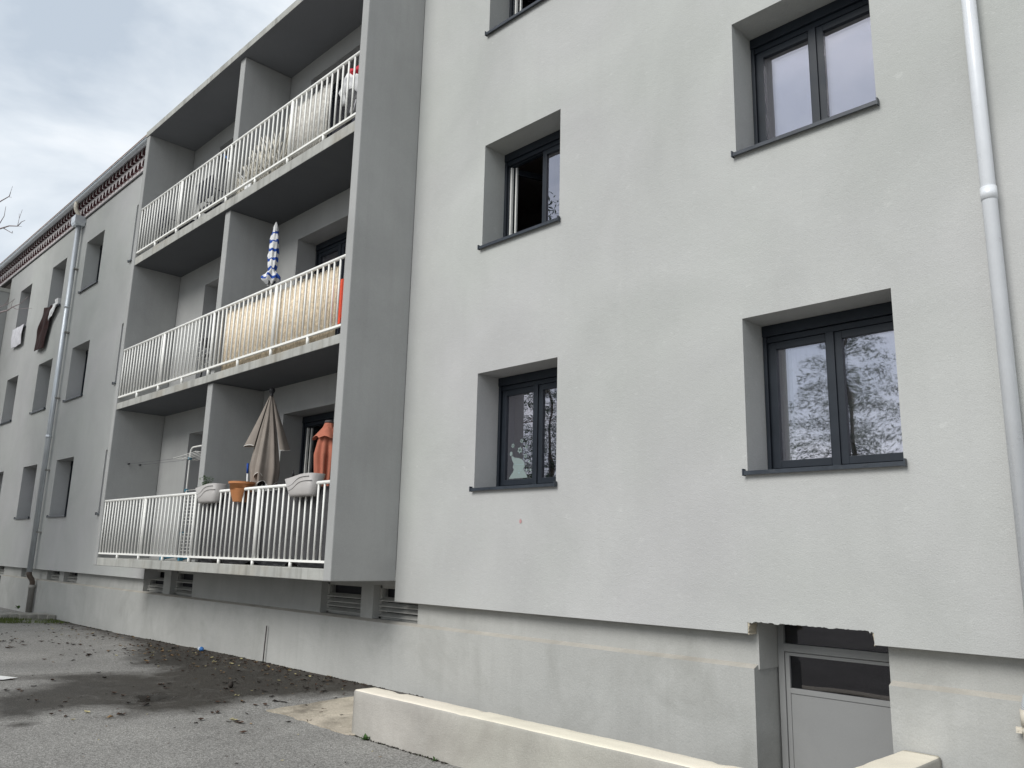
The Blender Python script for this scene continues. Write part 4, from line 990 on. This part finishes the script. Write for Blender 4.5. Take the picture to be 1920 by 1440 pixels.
# small wire airer
t_ = thing('wire_airer', 'small white wire airer hanging at the middle left balcony', 'airer', (-12.9, -0.35, 4.2))
mb = MB()
for q in range(6): mb.tube([(-13.35, -0.62+0.07*q, 4.86-0.035*q), (-12.55, -0.62+0.07*q, 4.93-0.035*q)], 0.005, 5)
mb.build('wires', RAILW, t_)
for x in (-13.35, -12.55):
    MB().tube([(x, -0.62, 4.86 if x < -13 else 4.93), (x, -0.20, 4.66 if x < -13 else 4.73)], 0.007, 5).build('side_bar', RAILW, t_)
    MB().tube([(x, -0.62, 4.86), (x+0.2, -0.45, 5.16), (x+0.25, -0.4, 4.17)], 0.007, 5).build('leg', RAILW, t_)

# ------------------------------------------------------------------ top balcony things
chair(-13.15, -0.40, 6.965, rad(180), 'dark chair near the divider on the top left balcony', DARKB, 0.90, 0.62)
chair(-14.95, -0.40, 6.965, rad(180), 'dark chair near the left fin on the top balcony', DARKB, 0.88)
tb = thing('low_table', 'dark low table between the two chairs on the top balcony', 'table', (-14.05, -0.42, 6.965))
box('table_top', (-14.35, -0.62, 7.33), (-13.80, -0.22, 7.36), DARKB, tb)
for x in (-14.32, -13.85):
    for y_ in (-0.59, -0.25): box('leg', (x, y_, 6.965), (x+0.03, y_+0.03, 7.329), DARKB, tb)
t_ = thing('mop', 'blue topped mop handle slanting behind the top railing', 'mop', (-11.6, -0.72, 6.97))
MB().tube([(-11.30, -0.76, 7.16), (-12.12, -0.76, 7.86)], 0.012, 8).build('stick', WHITEC, t_)
MB().tube([(-12.12, -0.76, 7.86), (-12.28, -0.76, 7.99)], 0.017, 8).build('grip', BLUEP, t_)
MB().box((-11.32, -0.80, 6.97), (-11.12, -0.72, 7.17)).build('head', WHITEC, t_)
# fan of willow sticks
mb = MB(); random.seed(21)
for i in range(150):
    q = random.random(); base = Vector((-11.75+1.55*q+random.uniform(-0.1, 0.1), -0.76+random.uniform(-0.03, 0.03), 7.00+random.uniform(0, 0.08)))
    an = rad(random.choice([118, 128, 62]))+random.uniform(-0.12, 0.12); ln = (0.36+0.55*min(1, q*1.15))*random.uniform(0.6, 1.0)
    tip = base+Vector((math.cos(an)*ln, random.uniform(-0.02, 0.02), math.sin(an)*ln)); tip.x = max(-11.98, min(-10.05, tip.x)); tip.z = min(tip.z, 7.90)
    mb.tube([base, tip], random.uniform(0.005, 0.010), 5)
t_ = thing('willow_trellis', 'pale willow trellis leaning behind the top railing', 'trellis', (-10.9, -0.76, 6.97))
tag(mb.build('sticks', WILLOW, t_), kind='stuff')
# bark screen
mb = MB(); x = -9.98; random.seed(4)
while x < -9.02:
    r_ = random.uniform(0.013, 0.026); mb.tube([(x, -0.785, 6.985), (x+random.uniform(-0.01, 0.01), -0.785, 7.4), (x+random.uniform(-0.015, 0.015), -0.785, 7.90+random.uniform(-0.04, 0.02))], r_, 6); x += r_*2
t_ = thing('bark_screen', 'grey white bark screen behind the top railing', 'screen', (-9.5, -0.785, 6.97))
tag(mb.build('bark_strips', BIRCH, t_), kind='stuff')
# laundry
def blob(name, c, rx, ry, rz, mat, parent=None, seed=0, rough=0.25):
    mb = MB(); n1, n2 = 14, 20
    for i in range(n1+1):
        for k in range(n2):
            th = math.pi*i/n1; ph = 2*math.pi*k/n2; d = Vector((math.sin(th)*math.cos(ph), math.sin(th)*math.sin(ph), math.cos(th)))
            q = 1+rough*noise.noise(d*1.8+Vector((seed, 0, 0))); mb.v.append((c[0]+d.x*rx*q, c[1]+d.y*ry*q, c[2]+d.z*rz*q))
    for i in range(n1):
        for k in range(n2): mb.f.append([i*n2+k, i*n2+(k+1) % n2, (i+1)*n2+(k+1) % n2, (i+1)*n2+k]); mb.m.append(0); mb.sm.append(True)
    return mb.build(name, mat, parent)
t_ = thing('laundry_pile', 'white, red and dark laundry heaped at the right end of top balcony', 'laundry', (-8.6, -0.55, 6.97))
blob('white_linen', (-8.74, -0.60, 7.76), 0.26, 0.14, 0.21, WHITEC, t_, 1, 0.4)
blob('red_linen', (-8.66, -0.60, 7.97), 0.15, 0.10, 0.075, REDC, t_, 5, 0.5)
blob('dark_linen', (-8.62, -0.57, 7.40), 0.27, 0.17, 0.30, BLACKP, t_, 3, 0.5)
for i in range(4): MB().tube([(-8.66+0.10*i, -0.735, 7.18+0.05*i), (-8.60+0.09*i, -0.74, 7.36+0.03*i)], 0.009, 5).build('pale_stripe', PATTERN, t_)
blob('basket', (-8.52, -0.50, 7.15), 0.30, 0.20, 0.18, DARKB, t_, 9, 0.1)

# ------------------------------------------------------------------ things at the far left windows
def cloth(name, corners, y0, mat, label, cat, amp=0.02, fr=9, n=18, seed=0, thick=0.006):
    mb = MB(); (tl, tr, br_, bl) = [Vector((c[0], 0, c[1])) for c in corners]
    for j in range(n+1):
        for i in range(n+1):
            u_, v_ = i/n, j/n; p = (tl*(1-u_)+tr*u_)*(1-v_)+(bl*(1-u_)+br_*u_)*v_
            yy = y0-amp*(0.5+0.5*math.sin(fr*u_+2*v_+seed))-amp*noise.noise(Vector((u_*4, v_*3, seed)))-(0.03*math.sin(v_*2.5))
            mb.v.append((p.x+0.5*amp*noise.noise(Vector((v_*4, seed, 0))), yy, p.z+(0.015*math.sin(u_*9) if j == n else 0)))
    L_ = len(mb.v); mb.v += [(x, y_+thick, z) for x, y_, z in mb.v]
    for j in range(n):
        for i in range(n):
            q = [j*(n+1)+i, j*(n+1)+i+1, (j+1)*(n+1)+i+1, (j+1)*(n+1)+i]
            mb.f.append(q); mb.f.append([a+L_ for a in q][::-1]); mb.m += [0, 0]; mb.sm += [True, True]
    return tag(mb.build(name, mat), label, cat)
cloth('brown_towel', [(-24.52, 8.02), (-23.72, 7.93), (-24.12, 6.80), (-24.98, 6.86)], -0.06, BROWNT, 'dark brown towel hanging out of a top floor window', 'towel', 0.045, 7, seed=2)
cloth('white_cloth', [(-23.74, 7.96), (-23.30, 7.93), (-23.42, 7.78), (-23.86, 7.52)], -0.085, WHITEC, 'white cloth corner beside the dark brown towel', 'cloth', 0.02, 5, seed=6)
cloth('patterned_cloth', [(-27.76, 7.99), (-26.56, 7.96), (-26.52, 7.33), (-27.60, 7.37)], -0.06, PATTERN, 'pale patterned cloth draped over the leftmost top floor sill', 'cloth', 0.012, 4, seed=9)
mb = MB(); a4 = [(-0.10, -0.09), (0.10, -0.09), (0.10, 0.09), (-0.10, 0.09)]; b4 = [(-0.14, -0.12), (0.14, -0.12), (0.14, 0.12), (-0.14, 0.12)]
mb.add([(-23.62+x, 0.06+y_, 7.945) for x, y_ in a4]+[(-23.62+x, 0.06+y_, 8.10) for x, y_ in b4]+[(-23.62+x*0.9, 0.06+y_*0.9, 8.10) for x, y_ in b4]+[(-23.62+x*0.9, 0.06+y_*0.9, 7.96) for x, y_ in a4], [(0, 3, 2, 1), (12, 13, 14, 15)]+[(i+j*4, (i+1) % 4+j*4, 4+(i+1) % 4+j*4, 4+i+j*4) for i in range(4) for j in range(3)])
tag(mb.build('white_basin', WHITEC), 'small white basin on the window sill above the brown towel', 'basin')

# ------------------------------------------------------------------ bare tree at the left
tree = thing('bare_tree', 'leafless tree whose thin twigs reach into the left edge', 'tree', (-12.7, -4.5, 0))
tr_b = MB(); random.seed(31)
tr_b.tube([(-12.7, -4.5, -0.05), (-12.68, -4.5, 1.2), (-12.72, -4.48, 2.6), (-12.66, -4.46, 4.0), (-12.7, -4.45, 5.4), (-12.75, -4.5, 6.8)], [0.15, 0.12, 0.105, 0.08, 0.05, 0.02], 10)
tr_b.build('trunk', BARK, tree)
cr = MB()
def br(pts, r0_, r1_): cr.tube(pts, [0.8*(r0_+(r1_-r0_)*(i/(len(pts)-1))**0.6) for i in range(len(pts))], 5)
Y = -4.0
br([(-12.7, -4.46, 4.6), (-12.0, -4.2, 5.25), (-11.265, Y, 5.705), (-10.997, Y, 5.672), (-10.644, Y+0.02, 5.638), (-10.509, Y, 5.642)], 0.022, 0.004); br([(-10.644, Y+0.02, 5.638), (-10.52, Y, 5.58), (-10.41, Y, 5.544)], 0.004, 0.002); br([(-10.509, Y, 5.642), (-10.46, Y, 5.70)], 0.003, 0.002)
br([(-12.7, -4.46, 4.2), (-11.9, -4.2, 4.85), (-11.029, Y, 5.309), (-10.753, Y, 5.252), (-10.3, Y, 5.16), (-9.9, Y, 5.043), (-9.75, Y, 5.05), (-9.604, Y, 5.026)], 0.024, 0.003)
br([(-9.9, Y, 5.043), (-9.881, Y, 5.126), (-9.92, Y, 5.2)], 0.004, 0.002); br([(-9.881, Y, 5.126), (-9.80, Y, 5.21)], 0.003, 0.002); br([(-9.9, Y, 5.043), (-9.76, Y, 5.0), (-9.70, Y, 4.98)], 0.003, 0.002)
br([(-10.6, Y, 5.22), (-10.35, Y+0.05, 5.10), (-10.1, Y, 5.04)], 0.007, 0.003)
br([(-11.029, Y, 5.309), (-10.805, Y, 5.341), (-10.639, Y, 5.38), (-10.637, Y, 5.5)], 0.010, 0.003)
br([(-12.68, -4.46, 3.1), (-11.7, -4.2, 3.65), (-10.6, Y, 4.05), (-10.076, Y, 4.085), (-9.753, Y, 4.043), (-9.565, Y, 4.041), (-9.234, Y, 4.012), (-8.981, Y, 4.032)], 0.026, 0.003)
br([(-9.565, Y, 4.041), (-9.35, Y, 3.973), (-9.1, Y, 3.93), (-8.771, Y, 3.867)], 0.006, 0.002)
br([(-10.6, Y, 4.05), (-10.3, Y, 4.17), (-9.955, Y, 4.139), (-9.73, Y, 4.116), (-9.509, Y, 4.122)], 0.010, 0.002); br([(-9.955, Y, 4.139), (-9.85, Y, 4.15), (-9.772, Y, 4.19)], 0.006, 0.002); br([(-9.62, Y, 4.05), (-9.6, Y, 4.1), (-9.52, Y, 4.12)], 0.003, 0.002)
def grow(p, d, ln, r_, dep):
    pts = [p]; dd = d.copy()
    for i in range(3): dd = (dd+Vector((random.uniform(-.25, .25), random.uniform(-.25, .25), random.uniform(-.05, .2)))).normalized(); pts.append(pts[-1]+dd*ln/3)
    br(pts, r_, r_*0.5)
    if dep:
        for i in range(3):
            a = (dd+Vector((random.uniform(-.9, .9), random.uniform(-.9, .9), random.uniform(-.3, .7)))).normalized(); grow(pts[1+i % 3], a, ln*0.62, r_*0.5, dep-1)
for i in range(11):
    a = random.uniform(2.3, 4.3); z = 2.8+i*0.36; grow(Vector((-12.7, -4.47, z)), Vector((math.cos(a), math.sin(a), 0.7)).normalized(), 1.5-0.09*i, 0.026, 2)
cr.build('branches', TWIG, tree)

# ------------------------------------------------------------------ trees behind the viewer (mirrored in the panes), then two added shade cedars
def cedar(x, y, h, w, seed, label, dens=1):
    random.seed(seed); t_ = thing('cedar_tree', label, 'tree', (x, y, 0), 'evergreens across the car park')
    MB().tube([(x, y, -0.1), (x+0.1, y, h*0.5), (x, y, h)], [0.22, 0.13, 0.02], 10).build('trunk', BARK, t_)
    mb = MB(); lv = int(15*(1 if dens == 1 else 1.5))
    for i in range(lv):
        z = h*(0.16+0.82*i/lv); R_ = w*(1-(i/lv))**(0.75 if dens == 1 else 0.35)*random.uniform(0.75, 1.05)+0.3
        nb = 8 if i < lv*0.66 else 5
        for k in range(nb):
            a = 2*math.pi*(k+random.random()*0.7)/nb; L_ = R_*random.uniform(0.6, 1.1)
            for q in range(int(46*dens*4.5*L_/w)+24 if dens > 1 else int(420*L_/w)+90):
                s = random.random()**0.7; sp = L_*0.30*(1-0.5*s)+0.1
                zs_ = w/4.0 if dens == 1 else 1.0
                c0 = Vector((x+math.cos(a)*L_*s, y+math.sin(a)*L_*s, z+0.25*s*L_*0.4-0.28*s*s*L_*0.5))+Vector((random.gauss(0, sp*0.5), random.gauss(0, sp*0.5), random.gauss(0, 0.09*zs_)))
                e1 = Vector((random.uniform(-1, 1), random.uniform(-1, 1), random.uniform(-0.35, 0.2))).normalized()*random.uniform(0.07, 0.17); e2 = Vector((random.uniform(-1, 1), random.uniform(-1, 1), random.uniform(-0.3, 0.3))).normalized()*random.uniform(0.02, 0.05)
                mb.add([c0-e1, c0+e2, c0+e1, c0-e2], [(0, 1, 2, 3)])
    mb.build('crown', NEEDLE, t_)
cedar(-18.6, -37.5, 17.0, 7.0, 1, 'tall dark cedar across the car park mirrored in the right lower window')
cedar(-38, -34.0, 15.5, 7.5, 2, 'wide dark cedar across the car park mirrored in the snowman window')
cedar(-50, -38.0, 16.0, 7.0, 3, 'farther dark cedar across the car park at the left')
def bush(x, y, rx, h, seed, label):
    random.seed(seed); t_ = thing('hedge_tree', label, 'tree', (x, y, 0), 'broadleaf trees across the car park')
    MB().tube([(x, y, -0.1), (x, y, h*0.6)], [0.2, 0.08], 8).build('trunk', BARK, t_); mb = MB()
    for i in range(4200):
        d = Vector((random.gauss(0, 1), random.gauss(0, 1), random.gauss(0, 1))).normalized(); q = random.random()**0.4*(1+0.35*noise.noise(d*2+Vector((seed, 0, 0))))
        p = Vector((x+d.x*rx*q, y+d.y*rx*q, h*0.55+d.z*h*0.46*q)); e1 = Vector((random.uniform(-1, 1), random.uniform(-1, 1), random.uniform(-1, 1))).normalized()*0.16; e2 = e1.orthogonal().normalized()*0.07
        mb.add([p-e1, p+e2, p+e1, p-e2], [(0, 1, 2, 3)])
    mb.build('crown', BROADL, t_)
for i, (x, y_, rx, h) in enumerate(((-31, -42, 4.6, 8.0), (-9, -44, 4.8, 7.6), (-45, -37, 4.6, 8.6), (-27.5, -38, 4.2, 8.4), (3, -45, 4.8, 7.8), (-20, -45, 4.8, 8.2))):
    bush(x, y_, rx, h, 40+i, 'broadleaf tree across the car park, %s' % ['beside the wide cedar', 'right of the tall cedar', 'between the left cedars', 'right of the wide cedar, close', 'rightmost of the row', 'behind the tall cedar'][i])

cedar(-21.5, -10.2, 20.5, 5.2, 5, 'very tall cedar added out of frame to shade the left wing, nearer one', 2)  # two unseen cedars added to block sun and sky from the left wing
cedar(-31, -10.2, 21.0, 5.6, 6, 'very tall cedar added out of frame to shade the left wing, farther one', 2)
